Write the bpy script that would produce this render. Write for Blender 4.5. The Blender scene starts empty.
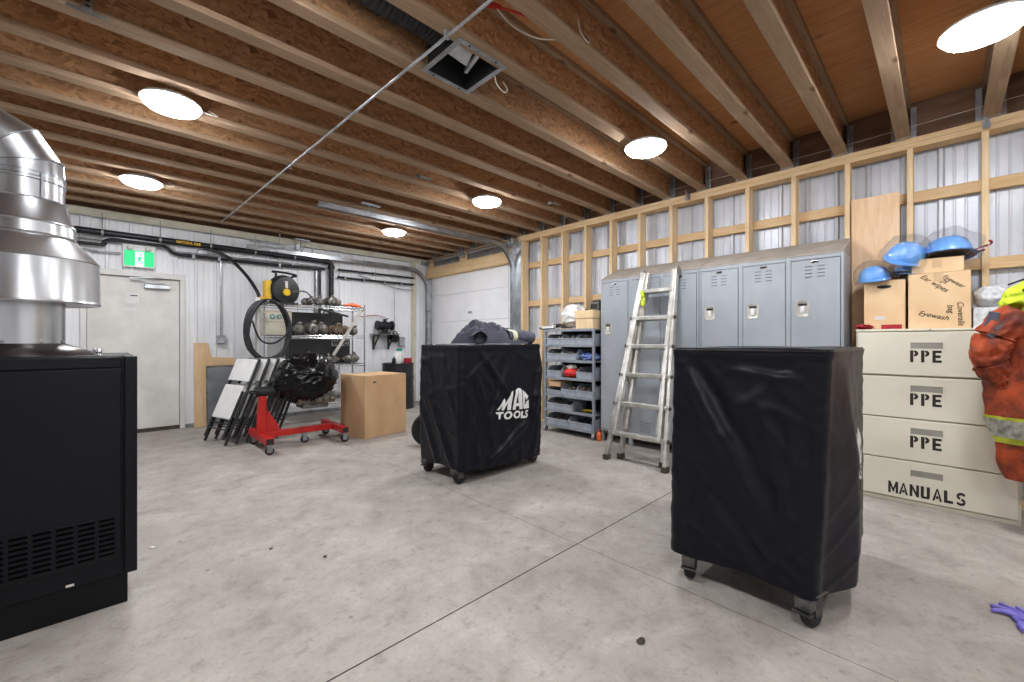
import bpy, bmesh, math, random
from math import sin, cos, pi, radians as R
from mathutils import Vector as V, Matrix, noise, Euler
random.seed(7)
SC = bpy.context.scene
COL = SC.collection

# ------------------------------------------------------------------ materials
def lin(c):
    if isinstance(c, str):
        c = [int(c[i:i + 2], 16) / 255 for i in (0, 2, 4)]
    return tuple(((x + .055) / 1.055) ** 2.4 if x > .04045 else x / 12.92 for x in c) + (1,)

class NT:
    def __init__(s, name):
        s.m = bpy.data.materials.new(name); s.m.use_nodes = True
        s.t = s.m.node_tree; s.b = s.t.nodes['Principled BSDF']; s.out = s.t.nodes['Material Output']
    def n(s, typ, **kw):
        o = s.t.nodes.new('ShaderNode' + typ)
        for k, v in kw.items():
            if k in o.inputs: o.inputs[k].default_value = v
            else: setattr(o, k, v)
        return o
    def l(s, a, b): s.t.links.new(a, b)
    def coord(s, scale=(1, 1, 1), rot=(0, 0, 0)):
        c = s.n('TexCoord'); m = s.n('Mapping'); m.inputs['Scale'].default_value = scale
        m.inputs['Rotation'].default_value = rot
        s.l(c.outputs['Object'], m.inputs['Vector']); return m.outputs[0]
    def noise(s, vec, scale, detail=4, rough=.55, dist=0):
        o = s.n('TexNoise'); o.inputs['Scale'].default_value = scale; o.inputs['Detail'].default_value = detail
        o.inputs['Roughness'].default_value = rough; o.inputs['Distortion'].default_value = dist
        s.l(vec, o.inputs['Vector']); return o.outputs['Fac']
    def ramp(s, fac, stops):
        o = s.n('ValToRGB'); e = o.color_ramp.elements
        e[0].position, e[0].color = stops[0][0], lin(stops[0][1])
        e[1].position, e[1].color = stops[-1][0], lin(stops[-1][1])
        for p, c in stops[1:-1]:
            k = e.new(p); k.color = lin(c)
        s.l(fac, o.inputs['Fac']); return o.outputs['Color']
    def mix(s, fac, a, b, mode='MIX'):
        o = s.n('MixRGB', blend_type=mode)
        for sock, v in ((o.inputs[0], fac), (o.inputs[1], a), (o.inputs[2], b)):
            if hasattr(v, 'links'): s.l(v, sock)
            elif isinstance(v, (int, float)): sock.default_value = v
            else: sock.default_value = lin(v)
        return o.outputs[0]
    def bump(s, h, strength, dist=.01):
        o = s.n('Bump'); o.inputs['Strength'].default_value = strength; o.inputs['Distance'].default_value = dist
        s.l(h, o.inputs['Height']); s.l(o.outputs[0], s.b.inputs['Normal'])
    def math(s, op, a, b=None):
        o = s.n('Math', operation=op)
        for sock, v in ((o.inputs[0], a), (o.inputs[1], b)):
            if v is None: continue
            if hasattr(v, 'links'): s.l(v, sock)
            else: sock.default_value = v
        return o.outputs[0]

def mat(name, c1, c2=None, rough=.5, metal=0, scale=6, stretch=(1, 1, 1), bump=0, bscale=None, detail=4, spec=.5, lo=.35, hi=.65, coat=0):
    t = NT(name)
    t.b.inputs['Roughness'].default_value = rough; t.b.inputs['Metallic'].default_value = metal
    t.b.inputs['Specular IOR Level'].default_value = spec
    if coat: t.b.inputs['Coat Weight'].default_value = coat
    vec = t.coord(stretch)
    f = t.noise(vec, scale, detail)
    t.l(t.ramp(f, [(lo, c1), (hi, c2 or c1)]), t.b.inputs['Base Color'])
    if bump: t.bump(t.noise(vec, bscale or scale * 4, 5), bump)
    return t.m

def wood(name, a, b, c, axis=0, knots=True, rough=.85):
    t = NT(name); t.b.inputs['Specular IOR Level'].default_value = .15; t.b.inputs['Roughness'].default_value = rough
    st = [9, 9, 9]; st[axis] = .7
    vec = t.coord(st)
    f = t.noise(vec, 3.2, 6, .6, 1.2)
    col = t.ramp(f, [(.25, a), (.5, b), (.75, c)])
    big = t.noise(t.coord((1.3, 1.3, 1.3)), 1.7, 2)
    col = t.mix(t.math('MULTIPLY', big, .55), col, t.ramp(big, [(.3, a), (.7, c)]))
    if knots:
        k = t.n('TexVoronoi'); k.inputs['Scale'].default_value = 1.6
        s2 = [1.6, 1.6, 1.6]; s2[axis] = .9
        t.l(t.coord(s2), k.inputs['Vector'])
        d = t.ramp(k.outputs['Distance'], [(.03, 'ffffff'), (.075, '000000')])
        col = t.mix(t.math('MULTIPLY', d, .7), col, '4a2a14')
    t.l(col, t.b.inputs['Base Color']); t.bump(f, .15, .004)
    return t.m

def emis(name, col, st):
    t = NT(name); t.b.inputs['Base Color'].default_value = lin(col)
    t.b.inputs['Emission Color'].default_value = lin(col); t.b.inputs['Emission Strength'].default_value = st
    return t.m

MT = {}
# concrete floor: mottled grey, stains, one saw cut along x and a thin crack joint along y
t = NT('concrete'); vec = t.coord()
f1 = t.noise(vec, .55, 5, .6); f2 = t.noise(vec, 3.1, 7, .68, .4); f3 = t.noise(vec, 46, 4, .7)
col = t.ramp(f2, [(.25, '87807a'), (.42, '9f9890'), (.58, 'aba59d'), (.75, 'bfb9b1')])
col = t.mix(t.ramp(f1, [(.36, '000000'), (.66, '777777')]), col, '8f867d')
f4 = t.noise(t.coord((1, 1.6, 1)), 1.25, 8, .74, 1.1)
col = t.mix(t.ramp(f4, [(.56, '000000'), (.76, '6a6a6a')]), col, '857768')
col = t.mix(t.ramp(f4, [(.24, '4a4a4a'), (.4, '000000')]), col, 'b4b1ac')
col = t.mix(t.ramp(f3, [(.32, '909090'), (.47, '000000')]), col, '6c655e')
f5 = t.noise(vec, 11, 6, .75)
col = t.mix(t.ramp(f5, [(.3, 'c0c0c0'), (.46, '000000')]), col, '6e665d')
col = t.mix(t.ramp(f5, [(.56, '000000'), (.72, 'a0a0a0')]), col, 'bebab4')
v2 = t.n('TexVoronoi'); v2.inputs['Scale'].default_value = 9; t.l(vec, v2.inputs['Vector'])
col = t.mix(t.ramp(v2.outputs['Distance'], [(.03, 'aaaaaa'), (.07, '000000')]), col, '5f564d')
f6 = t.noise(t.coord((1, 1, 1), (0, 0, .6)), 2.1, 9, .8, 2.2)
col = t.mix(t.ramp(f6, [(.56, '000000'), (.64, '808080'), (.7, '000000')]), col, '71675d')
vo = t.n('TexVoronoi'); vo.inputs['Scale'].default_value = 3.4; t.l(t.noise and vec, vo.inputs['Vector'])
col = t.mix(t.ramp(vo.outputs['Distance'], [(.02, 'cccccc'), (.05, '000000')]), col, '5c5148')
sep = t.n('SeparateXYZ'); t.l(vec, sep.inputs[0])
def line(sock, at, w):
    return t.math('LESS_THAN', t.math('ABSOLUTE', t.math('SUBTRACT', sock, at)), w)
wob = t.math('MULTIPLY', t.math('SUBTRACT', t.noise(vec, 5, 4), .5), .02)
col = t.mix(line(sep.outputs[1], 1.54, .0035), col, '1c1a19')
col = t.mix(t.math('MULTIPLY', line(t.math('ADD', sep.outputs[0], wob), 2.04, .0022), .75), col, '37322e')
col = t.mix(t.math('MULTIPLY', line(t.math('ADD', sep.outputs[1], wob), 5.6, .003), .7), col, '37322e')
t.l(col, t.b.inputs['Base Color'])
t.b.inputs['Roughness'].default_value = .72
t.b.inputs['Specular IOR Level'].default_value = .3
t.bump(f3, .12, .003); MT['floor'] = t.m

# oriented strand board
t = NT('strand_board'); vec = t.coord((1, 1, 1))
vo = t.n('TexVoronoi'); vo.inputs['Scale'].default_value = 34; vo.inputs['Randomness'].default_value = 1
nz = t.n('TexNoise'); nz.inputs['Scale'].default_value = 9; t.l(vec, nz.inputs['Vector'])
ad = t.n('VectorMath', operation='MULTIPLY_ADD'); t.l(nz.outputs['Color'], ad.inputs[0])
ad.inputs[1].default_value = (.22, .22, .22); t.l(t.coord((.55, 1, 1.5)), ad.inputs[2]); t.l(ad.outputs[0], vo.inputs['Vector'])
sepc = t.n('SeparateColor'); t.l(vo.outputs['Color'], sepc.inputs[0])
col = t.ramp(sepc.outputs[0], [(0, '936a47'), (.3, 'ab8058'), (.75, 'bb9066'), (.9, 'c49a70'), (1, '7c5738')])
f = t.noise(vec, 2.2, 4); col = t.mix(t.ramp(f, [(.4, '000000'), (.7, '555555')]), col, '80654e')
t.l(col, t.b.inputs['Base Color']); t.b.inputs['Roughness'].default_value = .7
t.bump(sepc.outputs[1], .15, .003); MT['osb'] = t.m

MT['joist_lumber'] = wood('weathered_lumber', '88705a', 'a0866c', 'b49a7e', 0)
MT['stud'] = wood('stud_lumber', 'd6b384', 'e6caa0', 'f1deba', 2)
MT['plate'] = wood('plate_lumber', 'cba776', 'dfbf92', 'ebd2ac', 1)
MT['ply'] = wood('ceiling_plywood', 'a87248', 'c48c5c', 'd09f70', 1)
MT['ply_light'] = wood('plywood', 'dcb188', 'eac7a2', 'f2d8b8', 2)
MT['ply_pale'] = wood('pale_plywood', 'caa578', 'ddbd92', 'e8cda8', 2, False)
MT['rim'] = mat('rim_board', '664a36', '866650', .75, scale=5, stretch=(1, .4, 2), bump=.1)
MT['liner'] = mat('white_liner_metal', 'e8e9ec', 'f2f3f5', .42, 0, 1.5)
MT['clad'] = mat('grey_cladding_metal', 'c8cdd6', 'dde1e8', .4, .15, 2.2)
MT['cream'] = mat('cream_trim', 'c2bda6', 'd6d2bd', .55, scale=5)
MT['white_paint'] = mat('white_paint', 'd9d8d4', 'e8e7e4', .42, scale=2.5)
MT['door_paint'] = mat('grubby_white_door', 'd4d2cb', 'e6e4de', .45, scale=3.2)
MT['garage'] = mat('white_garage_panel', 'eeeff1', 'f7f7f8', .4, scale=3)
MT['galv'] = mat('galvanized_steel', '9ea2a6', 'c6cacd', .3, .85, 7, bump=.03)
MT['galv_dull'] = mat('dull_galvanized_steel', '8a8d90', 'b4b8ba', .45, .7, 9)
MT['duct'] = mat('bright_duct_metal', 'a9acaf', 'd0d2d4', .27, .92, 3.5, stretch=(1, 1, .3), bump=.04)
MT['duct_dark'] = mat('dark_duct_metal', '3c3836', '6d6864', .35, .8, 8)
MT['chrome'] = mat('chrome', 'b8babc', 'd4d6d8', .22, 1, 6)
MT['furnace'] = mat('black_enamel', '08090f', '0b0d14', .4, 0, 3, bump=.01, spec=.25)
MT['furnace_dark'] = mat('black_enamel_dark', '060608', '09090b', .55, 0, 5, spec=.25)
MT['black'] = mat('black_plastic', '111214', '1b1c1f', .5, 0, 6)
MT['caster_steel'] = mat('grubby_caster_steel', '3a3a3a', '66645f', .5, .5, 22)
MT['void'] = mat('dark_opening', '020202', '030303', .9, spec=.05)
MT['rubber'] = mat('black_rubber', '131314', '222223', .72, 0, 14, bump=.08)
MT['pipe_black'] = mat('black_pipe', '17181c', '26272c', .42, .2, 10)
MT['locker'] = mat('grey_locker_paint', '9aa0a6', 'a9aeb3', .4, .1, 2, bump=.01)
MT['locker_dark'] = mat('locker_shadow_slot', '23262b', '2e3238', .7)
MT['locker_top'] = mat('dusty_locker_top', '958b80', 'aaa298', .65, 0, 4)
MT['cream_metal'] = mat('cream_cabinet_paint', 'd6d0bd', 'e3ddcb', .42, 0, 1.5, bump=.008)
MT['slot_grey'] = mat('grey_pull_recess', '8d8a80', 'a09d92', .5)
MT['ink'] = mat('black_stencil_paint', '1c1a17', '2c2924', .8, scale=60)
MT['pen'] = mat('black_marker', '1e1812', '2c241b', .9)
MT['alu'] = mat('worn_aluminium', 'b9b6ad', 'dbd9d2', .36, .65, 9, bump=.05)
MT['alu_dark'] = mat('grubby_aluminium', '8b887f', 'b0ada4', .5, .5, 10)
MT['foot'] = mat('dirty_rubber_foot', '3c342b', '59503f', .85, 0, 16)
MT['card'] = mat('cardboard', 'bd9870', 'cfab82', .75, 0, 3, stretch=(1, 1, .6), bump=.03)
MT['card_light'] = mat('light_cardboard', 'dab78b', 'e7c9a2', .7, 0, 3, bump=.03)
MT['tape'] = mat('packing_tape', 'c7a67c', 'd2b48c', .28)
MT['bin'] = mat('grey_bin_plastic', '98a1ab', 'aeb6bf', .45, 0, 8)
MT['rack'] = mat('grey_rack_steel', '89919a', 'a2a9b1', .45, .4, 8)
MT['red'] = mat('red_enamel', 'a31712', 'c4241c', .36, 0, 7, bump=.03)
MT['red_cloth'] = mat('red_cloth', '8f1420', 'ab2030', .8, 0, 20)
MT['red_bag'] = mat('red_fabric', 'c21b17', 'dd3427', .6, 0, 20)
MT['orange'] = mat('orange_plastic', 'd3571f', 'e8733a', .5, 0, 9)
MT['yellow'] = mat('yellow_plastic', 'd9a514', 'ecc22c', .45, 0, 9)
MT['hivis'] = mat('lime_fabric', 'b6cc1c', 'd0e436', .7, 0, 8)
MT['lime_band'] = mat('dirty_lime_band', '8f9420', 'c0c838', .75, 0, 12)
MT['silver_tape'] = mat('silver_reflective', '77756a', 'b0afa4', .4, .3, 30)
MT['lime_tape'] = mat('pale_lime_tape', 'c9cba8', 'dedfc6', .5, 0, 20)
MT['white_plastic'] = mat('white_plastic', 'dcdcd8', 'e9e9e6', .45, 0, 6)
MT['beige'] = mat('beige_steel', 'b9b49f', 'cbc6b1', .5, 0, 6)
MT['teal'] = mat('teal_plastic', '0f8f84', '1ba79a', .4)
MT['blue_cloth'] = mat('blue_plastic_pack', '2b4b9b', '8799c8', .4, 0, 22)
MT['purple'] = mat('purple_nitrile', '6f66c4', '8a80d6', .55, 0, 14)
MT['wire_white'] = mat('white_wire', 'cfc6b6', 'ddd5c6', .5)
MT['wire_red'] = mat('red_wire', 'a0201a', 'b8281f', .5)
MT['dirt'] = mat('dark_grit', '2a2623', '4a423b', .9, 0, 30)
MT['castmetal'] = mat('cast_metal', '55544f', '8a8880', .5, .55, 16, bump=.1)
MT['rustmetal'] = mat('rusty_cast_metal', '5e4c3e', '8e7c6c', .65, .35, 14, bump=.1)
MT['dialface'] = mat('teal_dial', '2f7f7c', '4a9a96', .4)
MT['bubble'] = mat('bubble_wrap', 'b9bcc0', 'e2e4e6', .28, 0, 34, bump=.6, bscale=60)
MT['stain'] = mat('white_tape', 'd0ccc4', 'e0ddd6', .6)
MT['hose'] = mat('black_hose', '15151a', '27272b', .45, 0, 12)
MT['sheet_grey'] = mat('grey_sheet_metal', '82868a', '9a9ea2', .35, .6, 4)
MT['led'] = emis('led_lens', 'f5f7fc', 100)
MT['exit_green'] = emis('lit_exit_green', '17c97a', .55)
MT['exit_white'] = emis('lit_exit_white', 'e8fff4', .75)

# nylon cover cloth
def nylon(name, a, b, rough=.42, spec=.3):
    t = NT(name); vec = t.coord(); f = t.noise(vec, 4, 5)
    t.l(t.ramp(f, [(.3, a), (.7, b)]), t.b.inputs['Base Color'])
    t.b.inputs['Roughness'].default_value = rough; t.b.inputs['Specular IOR Level'].default_value = spec
    t.b.inputs['Sheen Weight'].default_value = .02; t.b.inputs['Sheen Roughness'].default_value = .4
    t.bump(t.noise(vec, 300, 2), .08, .002); return t.m
MT['nylon'] = nylon('black_nylon', '07080f', '0b0d18', .40, .24)
MT['trash'] = nylon('black_bin_liner', '050507', '08080a', .24)
MT['jacket_dark'] = nylon('dark_jacket_cloth', '40414b', '5a5b67', .8)
t = NT('dirty_orange_cloth'); vec = t.coord(); f = t.noise(vec, 3.6, 7, .7, .6)
t.l(t.ramp(f, [(.34, '2e1a14'), (.46, '6e2a12'), (.58, 'a34118'), (.8, 'c04e1c')]), t.b.inputs['Base Color'])
t.b.inputs['Roughness'].default_value = .75; t.bump(t.noise(vec, 90, 3), .1, .003); MT['orange_cloth'] = t.m

# clear plastic film
t = NT('clear_film'); tr = t.n('BsdfTransparent'); gl = t.n('BsdfGlossy'); gl.inputs['Roughness'].default_value = .12
tr.inputs[0].default_value = lin('fbfcfe')
mx = t.n('MixShader'); lw = t.n('LayerWeight'); lw.inputs[0].default_value = .35
bp = t.n('Bump'); bp.inputs['Strength'].default_value = .7; bp.inputs['Distance'].default_value = .02
t.l(t.noise(t.coord(), 26, 4), bp.inputs['Height']); t.l(bp.outputs[0], gl.inputs['Normal'])
t.l(t.math('ADD', t.math('MULTIPLY', lw.outputs['Facing'], .2), .07), mx.inputs[0])
t.l(tr.outputs[0], mx.inputs[1]); t.l(gl.outputs[0], mx.inputs[2]); t.l(mx.outputs[0], t.out.inputs['Surface'])
MT['film'] = t.m
MT['helmet'] = mat('blue_helmet_shell', '4c92de', '6aaaea', .3, 0, 4, coat=.3)

# ------------------------------------------------------------------ mesh builder
def basis(d):
    d = V(d).normalized(); a = V((0, 0, 1)) if abs(d.z) < .9 else V((1, 0, 0))
    x = d.cross(a).normalized(); return x, d.cross(x).normalized()

def spline(pts, n=8):
    pts = [V(p) for p in pts]; out = []
    for i in range(len(pts) - 1):
        p0, p1, p2, p3 = pts[max(i - 1, 0)], pts[i], pts[i + 1], pts[min(i + 2, len(pts) - 1)]
        for k in range(n):
            s = k / n
            out.append(.5 * ((2 * p1) + (p2 - p0) * s + (2 * p0 - 5 * p1 + 4 * p2 - p3) * s * s + (3 * p1 - p0 - 3 * p2 + p3) * s ** 3))
    out.append(pts[-1]); return out

class G:
    def __init__(s): s.v, s.f, s.mi = [], [], []
    def add(s, vs, fs, mi=0):
        b = len(s.v); s.v += [V(p) for p in vs]
        for f in fs: s.f.append([b + i for i in f]); s.mi.append(mi)
        return s
    def box(s, x0, x1, y0, y1, z0, z1, mi=0, M=None):
        vs = [V((x, y, z)) for z in (z0, z1) for y in (y0, y1) for x in (x0, x1)]
        if M: vs = [M @ p for p in vs]
        return s.add(vs, [(0, 2, 3, 1), (4, 5, 7, 6), (0, 1, 5, 4), (2, 6, 7, 3), (0, 4, 6, 2), (1, 3, 7, 5)], mi)
    def bar(s, p, q, w, h, mi=0, up=(0, 0, 1)):
        p, q = V(p), V(q); d = (q - p).normalized(); u = V(up)
        x = d.cross(u)
        if x.length < 1e-4: x = d.cross(V((1, 0, 0)))
        x.normalize(); y = x.cross(d)
        vs = []
        for c in (p, q):
            for a, b in ((-1, -1), (1, -1), (1, 1), (-1, 1)): vs.append(c + x * a * w / 2 + y * b * h / 2)
        return s.add(vs, [(3, 2, 1, 0), (4, 5, 6, 7), (0, 1, 5, 4), (1, 2, 6, 5), (2, 3, 7, 6), (3, 0, 4, 7)], mi)
    def cyl(s, p, q, r, r2=None, n=16, mi=0, cap=True):
        return s.tube([p, q], [r, r if r2 is None else r2], n, mi, cap)
    def tube(s, pts, r, n=8, mi=0, cap=True, close=False):
        pts = [V(p) for p in pts]; m = len(pts); vs = []
        rs = r if isinstance(r, (list, tuple)) else [r] * m
        prev = None
        for i, p in enumerate(pts):
            if close: d = pts[(i + 1) % m] - pts[i - 1]
            else: d = pts[min(i + 1, m - 1)] - pts[max(i - 1, 0)]
            if d.length < 1e-9: d = V((0, 0, 1))
            d.normalize()
            if prev is None: x, y = basis(d)
            else:
                x = prev - d * prev.dot(d)
                if x.length < 1e-5: x, y = basis(d)
                else: x.normalize(); y = d.cross(x)
            prev = x
            for k in range(n):
                a = 2 * pi * k / n; vs.append(p + (x * cos(a) + y * sin(a)) * rs[i])
        fs = []
        for i in range(m if close else m - 1):
            j = (i + 1) % m
            for k in range(n):
                k2 = (k + 1) % n; fs.append((i * n + k, i * n + k2, j * n + k2, j * n + k))
        if cap and not close: fs += [tuple(range(n))[::-1], tuple((m - 1) * n + k for k in range(n))]
        return s.add(vs, fs, mi)
    def lathe(s, prof, c=(0, 0, 0), n=32, mi=0, M=None, sx=1, sy=1):
        vs, fs = [], []; c = V(c)
        for r, z in prof:
            for k in range(n):
                a = 2 * pi * k / n; p = V((r * cos(a) * sx, r * sin(a) * sy, z)); vs.append((M @ p if M else p) + c)
        for i in range(len(prof) - 1):
            for k in range(n):
                k2 = (k + 1) % n; fs.append((i * n + k, i * n + k2, (i + 1) * n + k2, (i + 1) * n + k))
        if prof[0][0] > 1e-6: fs.append(tuple(range(n))[::-1])
        if prof[-1][0] > 1e-6: fs.append(tuple((len(prof) - 1) * n + k for k in range(n)))
        return s.add(vs, fs, mi)
    def prism(s, poly, fn, d0, d1, mi=0):
        n = len(poly); vs = [fn(a, b, d0) for a, b in poly] + [fn(a, b, d1) for a, b in poly]
        return s.add(vs, [tuple(range(n))[::-1], tuple(range(n, 2 * n))] + [(i, (i + 1) % n, n + (i + 1) % n, n + i) for i in range(n)], mi)
    def grid(s, fn, nu, nv, cu=False, mi=0):
        W = nu if cu else nu + 1
        vs = [fn(i / nu, j / nv) for j in range(nv + 1) for i in range(W)]
        fs = [(j * W + i, j * W + (i + 1) % W, (j + 1) * W + (i + 1) % W, (j + 1) * W + i) for j in range(nv) for i in range(nu)]
        return s.add(vs, fs, mi)
    def blob(s, c, r, seed=0, amp=.15, freq=2, n=28, m=18, mi=0, ridge=False, flat=None, M=None):
        c = V(c)
        def fn(u, v):
            a, b = 2 * pi * u, pi * (v - .5)
            d = V((cos(a) * cos(b), sin(a) * cos(b), sin(b)))
            q = d * freq + V((seed * 7.3, seed * 3.1, seed)); h = noise.noise(q)
            if ridge: h = 1 - 2 * abs(h) * 1.6
            h += .4 * noise.noise(q * 2.7)
            p = V((d.x * r[0], d.y * r[1], d.z * r[2])) * (1 + amp * h)
            if flat is not None and p.z < flat: p.z = flat
            return (M @ p if M else p) + c
        return s.grid(fn, n, m, True, mi)
    def build(s, name, mats, parent=None, smooth=35, bev=0, world=False, weld=False):
        me = bpy.data.meshes.new(name); vs = s.v
        if world and parent is not None:
            inv = (Matrix.Translation(parent.location) @ parent.rotation_euler.to_matrix().to_4x4()).inverted()
            vs = [inv @ p for p in vs]
        me.from_pydata([tuple(p) for p in vs], [], s.f); me.update()
        if not isinstance(mats, (list, tuple)): mats = [mats]
        for m in mats: me.materials.append(MT[m] if isinstance(m, str) else m)
        for p, i in zip(me.polygons, s.mi): p.material_index = i
        bm = bmesh.new(); bm.from_mesh(me)
        if weld: bmesh.ops.remove_doubles(bm, verts=bm.verts, dist=1e-5)
        bmesh.ops.recalc_face_normals(bm, faces=bm.faces); bm.to_mesh(me); bm.free()
        if smooth:
            for p in me.polygons: p.use_smooth = True
            me.set_sharp_from_angle(angle=R(smooth))
        o = bpy.data.objects.new(name, me); COL.objects.link(o)
        if parent is not None: o.parent = parent
        if bev:
            md = o.modifiers.new('bevel', 'BEVEL'); md.width = bev; md.segments = 2; md.limit_method = 'ANGLE'; md.angle_limit = R(40)
        return o

def tag(o, label=None, cat=None, group=None, kind=None):
    if label: o['label'] = label
    if cat: o['category'] = cat
    if group: o['group'] = group
    if kind: o['kind'] = kind
    return o
def thing(name, label, cat, loc=(0, 0, 0), rz=0, group=None):
    o = bpy.data.objects.new(name, None); COL.objects.link(o); o.empty_display_size = .1
    o.location = loc; o.rotation_euler = (0, 0, rz); return tag(o, label, cat, group)
def dup(root, loc, rz=None, label=None):
    r = root.copy(); COL.objects.link(r); r.location = loc
    if rz is not None: r.rotation_euler = (0, 0, rz)
    if label: r['label'] = label
    for ch in list(root.children):
        c = ch.copy(); COL.objects.link(c); c.parent = r
        for g in list(ch.children):
            d = g.copy(); COL.objects.link(d); d.parent = c
    return r
def struct(o, label, cat): return tag(o, label, cat, None, 'structure')
def rbox(L, W, r, n=6):
    """rounded rectangle: list of (point, normal)"""
    out = []
    for cx, cy, a0 in ((L / 2 - r, W / 2 - r, 0), (-L / 2 + r, W / 2 - r, 90), (-L / 2 + r, -W / 2 + r, 180), (L / 2 - r, -W / 2 + r, 270)):
        for k in range(n + 1):
            a = R(a0 + 90 * k / n); out.append((V((cx + r * cos(a), cy + r * sin(a), 0)), V((cos(a), sin(a), 0))))
    return out
def text_mesh(body, size, fn, mats, parent, name='lettering', extrude=.0006, bold=0):
    cu = bpy.data.curves.new('lettering', 'FONT'); cu.body = body; cu.size = size; cu.extrude = 0; cu.offset = bold
    o = bpy.data.objects.new('lettering', cu); COL.objects.link(o)
    dg = bpy.context.evaluated_depsgraph_get(); me = bpy.data.meshes.new_from_object(o.evaluated_get(dg))
    bpy.data.objects.remove(o)
    g = G(); g.add([fn(v.co.x, v.co.y) for v in me.vertices], [list(p.vertices) for p in me.polygons])
    return g.build(name, mats, parent, 0)

# ------------------------------------------------------------------ the room
ZJ, ZC = 2.885, 3.187          # joist underside, plywood underside
X0, XW, Y0, YW = -2.3, 4.75, -3.6, 7.45
g = G(); g.box(X0 - .2, 5.2, Y0 - .2, 7.8, -.15, 0); struct(g.build('floor', 'floor', None, 0), 'grey stained concrete floor with thin saw cuts', 'floor')
g = G(); g.box(X0 - .2, 5.1, Y0 - .2, 7.7, ZC, ZC + .02); ceil_ = struct(g.build('ceiling', 'ply', None, 0), 'brown plywood deck above open wooden joists', 'ceiling')

JY = [.24 + .405 * k for k in range(18)] + [-.24 - .405 * k for k in range(8)]
w0 = f0 = None
for y in JY:
    if w0 is None:
        g = G(); g.box(X0, 4.775, -.006, .006, ZJ + .036, ZC - .036); w0 = g.build('joist', 'osb', ceil_, 0)
        g = G(); g.box(X0, 4.78, -.0445, .0445, ZJ, ZJ + .038); f0 = g.build('flange', 'joist_lumber', w0, 0, .003)
        g = G(); g.box(X0, 4.775, -.0445, .0445, ZC - .038, ZC - .0005); g.build('flange', 'joist_lumber', w0, 0, .003)
        g = G()
        for s in (-1, 1):
            g.box(4.70, 4.775, s * .047 - .001, s * .047 + .001, ZJ - .002, ZC - .06)
            g.box(4.765, 4.779, s * .062 - .016, s * .062 + .016, ZJ, ZC - .05)
        g.box(4.70, 4.775, -.047, .047, ZJ - .003, ZJ - .0005)
        g.build('joist_hanger', 'galv_dull', w0, 0)
        w0.location.y = y
    else:
        w = w0.copy(); COL.objects.link(w); w.location.y = y
        for ch in list(w0.children):
            c = ch.copy(); COL.objects.link(c); c.parent = w

def sheet(axis, a0, a1, z0, z1, at, face, pitch=.2286, rib=.019, minor=True):
    """ribbed metal sheet; face = +1/-1 direction in which ribs stand out"""
    prof = []; k0 = int(a0 // pitch) - 1
    for k in range(k0, int(a1 // pitch) + 2):
        b = k * pitch
        prof += [(b, 0), (b + .012, rib), (b + .034, rib), (b + .046, 0)]
        if minor:
            for m in (.10, .165): prof += [(b + m, 0), (b + m + .006, rib * .22), (b + m + .014, rib * .22), (b + m + .02, 0)]
    prof = [(min(max(a, a0), a1), h) for a, h in prof]
    prof = [p for i, p in enumerate(prof) if i == 0 or p[0] > prof[i - 1][0] + 1e-6]
    if prof[0][0] > a0: prof.insert(0, (a0, prof[0][1]))
    if prof[-1][0] < a1: prof.append((a1, prof[-1][1]))
    vs, fs = [], []
    for a, h in prof:
        for z in (z0, z1): vs.append((a, at + face * h, z) if axis == 'x' else (at + face * h, a, z))
    for i in range(len(prof) - 1): fs.append((2 * i, 2 * i + 2, 2 * i + 3, 2 * i + 1))
    return vs, fs
# far wall with the man door
DX0, DX1, DZ = -.218, .813, 2.145
g = G()
for a0, a1, z0, z1 in ((X0, DX0, 0, 2.79), (DX1, 5.0, 0, 2.79), (DX0, DX1, DZ, 2.79)): g.add(*sheet('x', a0, a1, z0, z1, YW + .02, -1))
g.box(X0 - .1, 5.1, YW + .12, YW + .16, 0, ZC)
wl = struct(g.build('wall_left', 'liner', None, 0), 'white ribbed metal wall with black pipes and a door', 'wall')
g = G(); g.box(X0, 4.76, YW - .03, YW + .06, 2.785, ZJ - .002); g.build('top_plate', 'cream', wl, 0, .004)
g = G(); g.box(X0, 4.78, YW + .03, YW + .07, ZJ, ZC - .001); g.build('rim_board', 'rim', wl, 0)
g = G(); g.box(4.42, 4.50, YW - .035, YW + .015, 0, 2.785); g.build('corner_post', 'cream', wl, 0, .004)
g = G(); g.box(X0, DX0, YW - .008, YW + .012, 0, .05); g.box(DX1, 4.42, YW - .008, YW + .012, 0, .05); g.build('base_channel', 'galv_dull', wl, 0)
# unseen walls behind the camera close the room
g = G(); g.add(*sheet('x', X0, 5.0, 0, 2.79, Y0, 1)); g.box(X0 - .1, 5.1, Y0 - .14, Y0 - .1, 0, ZC); g.box(X0, 5, Y0 - .05, Y0, 2.78, ZC)
struct(g.build('wall_back', 'liner', None, 0), 'white ribbed metal wall behind the camera', 'wall')
g = G(); g.add(*sheet('y', Y0, 7.6, 0, ZC, X0, 1)); g.box(X0 - .14, X0 - .1, Y0 - .1, 7.7, 0, ZC)
struct(g.build('wall_side', 'liner', None, 0), 'white ribbed metal wall beside the furnace', 'wall')

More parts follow.
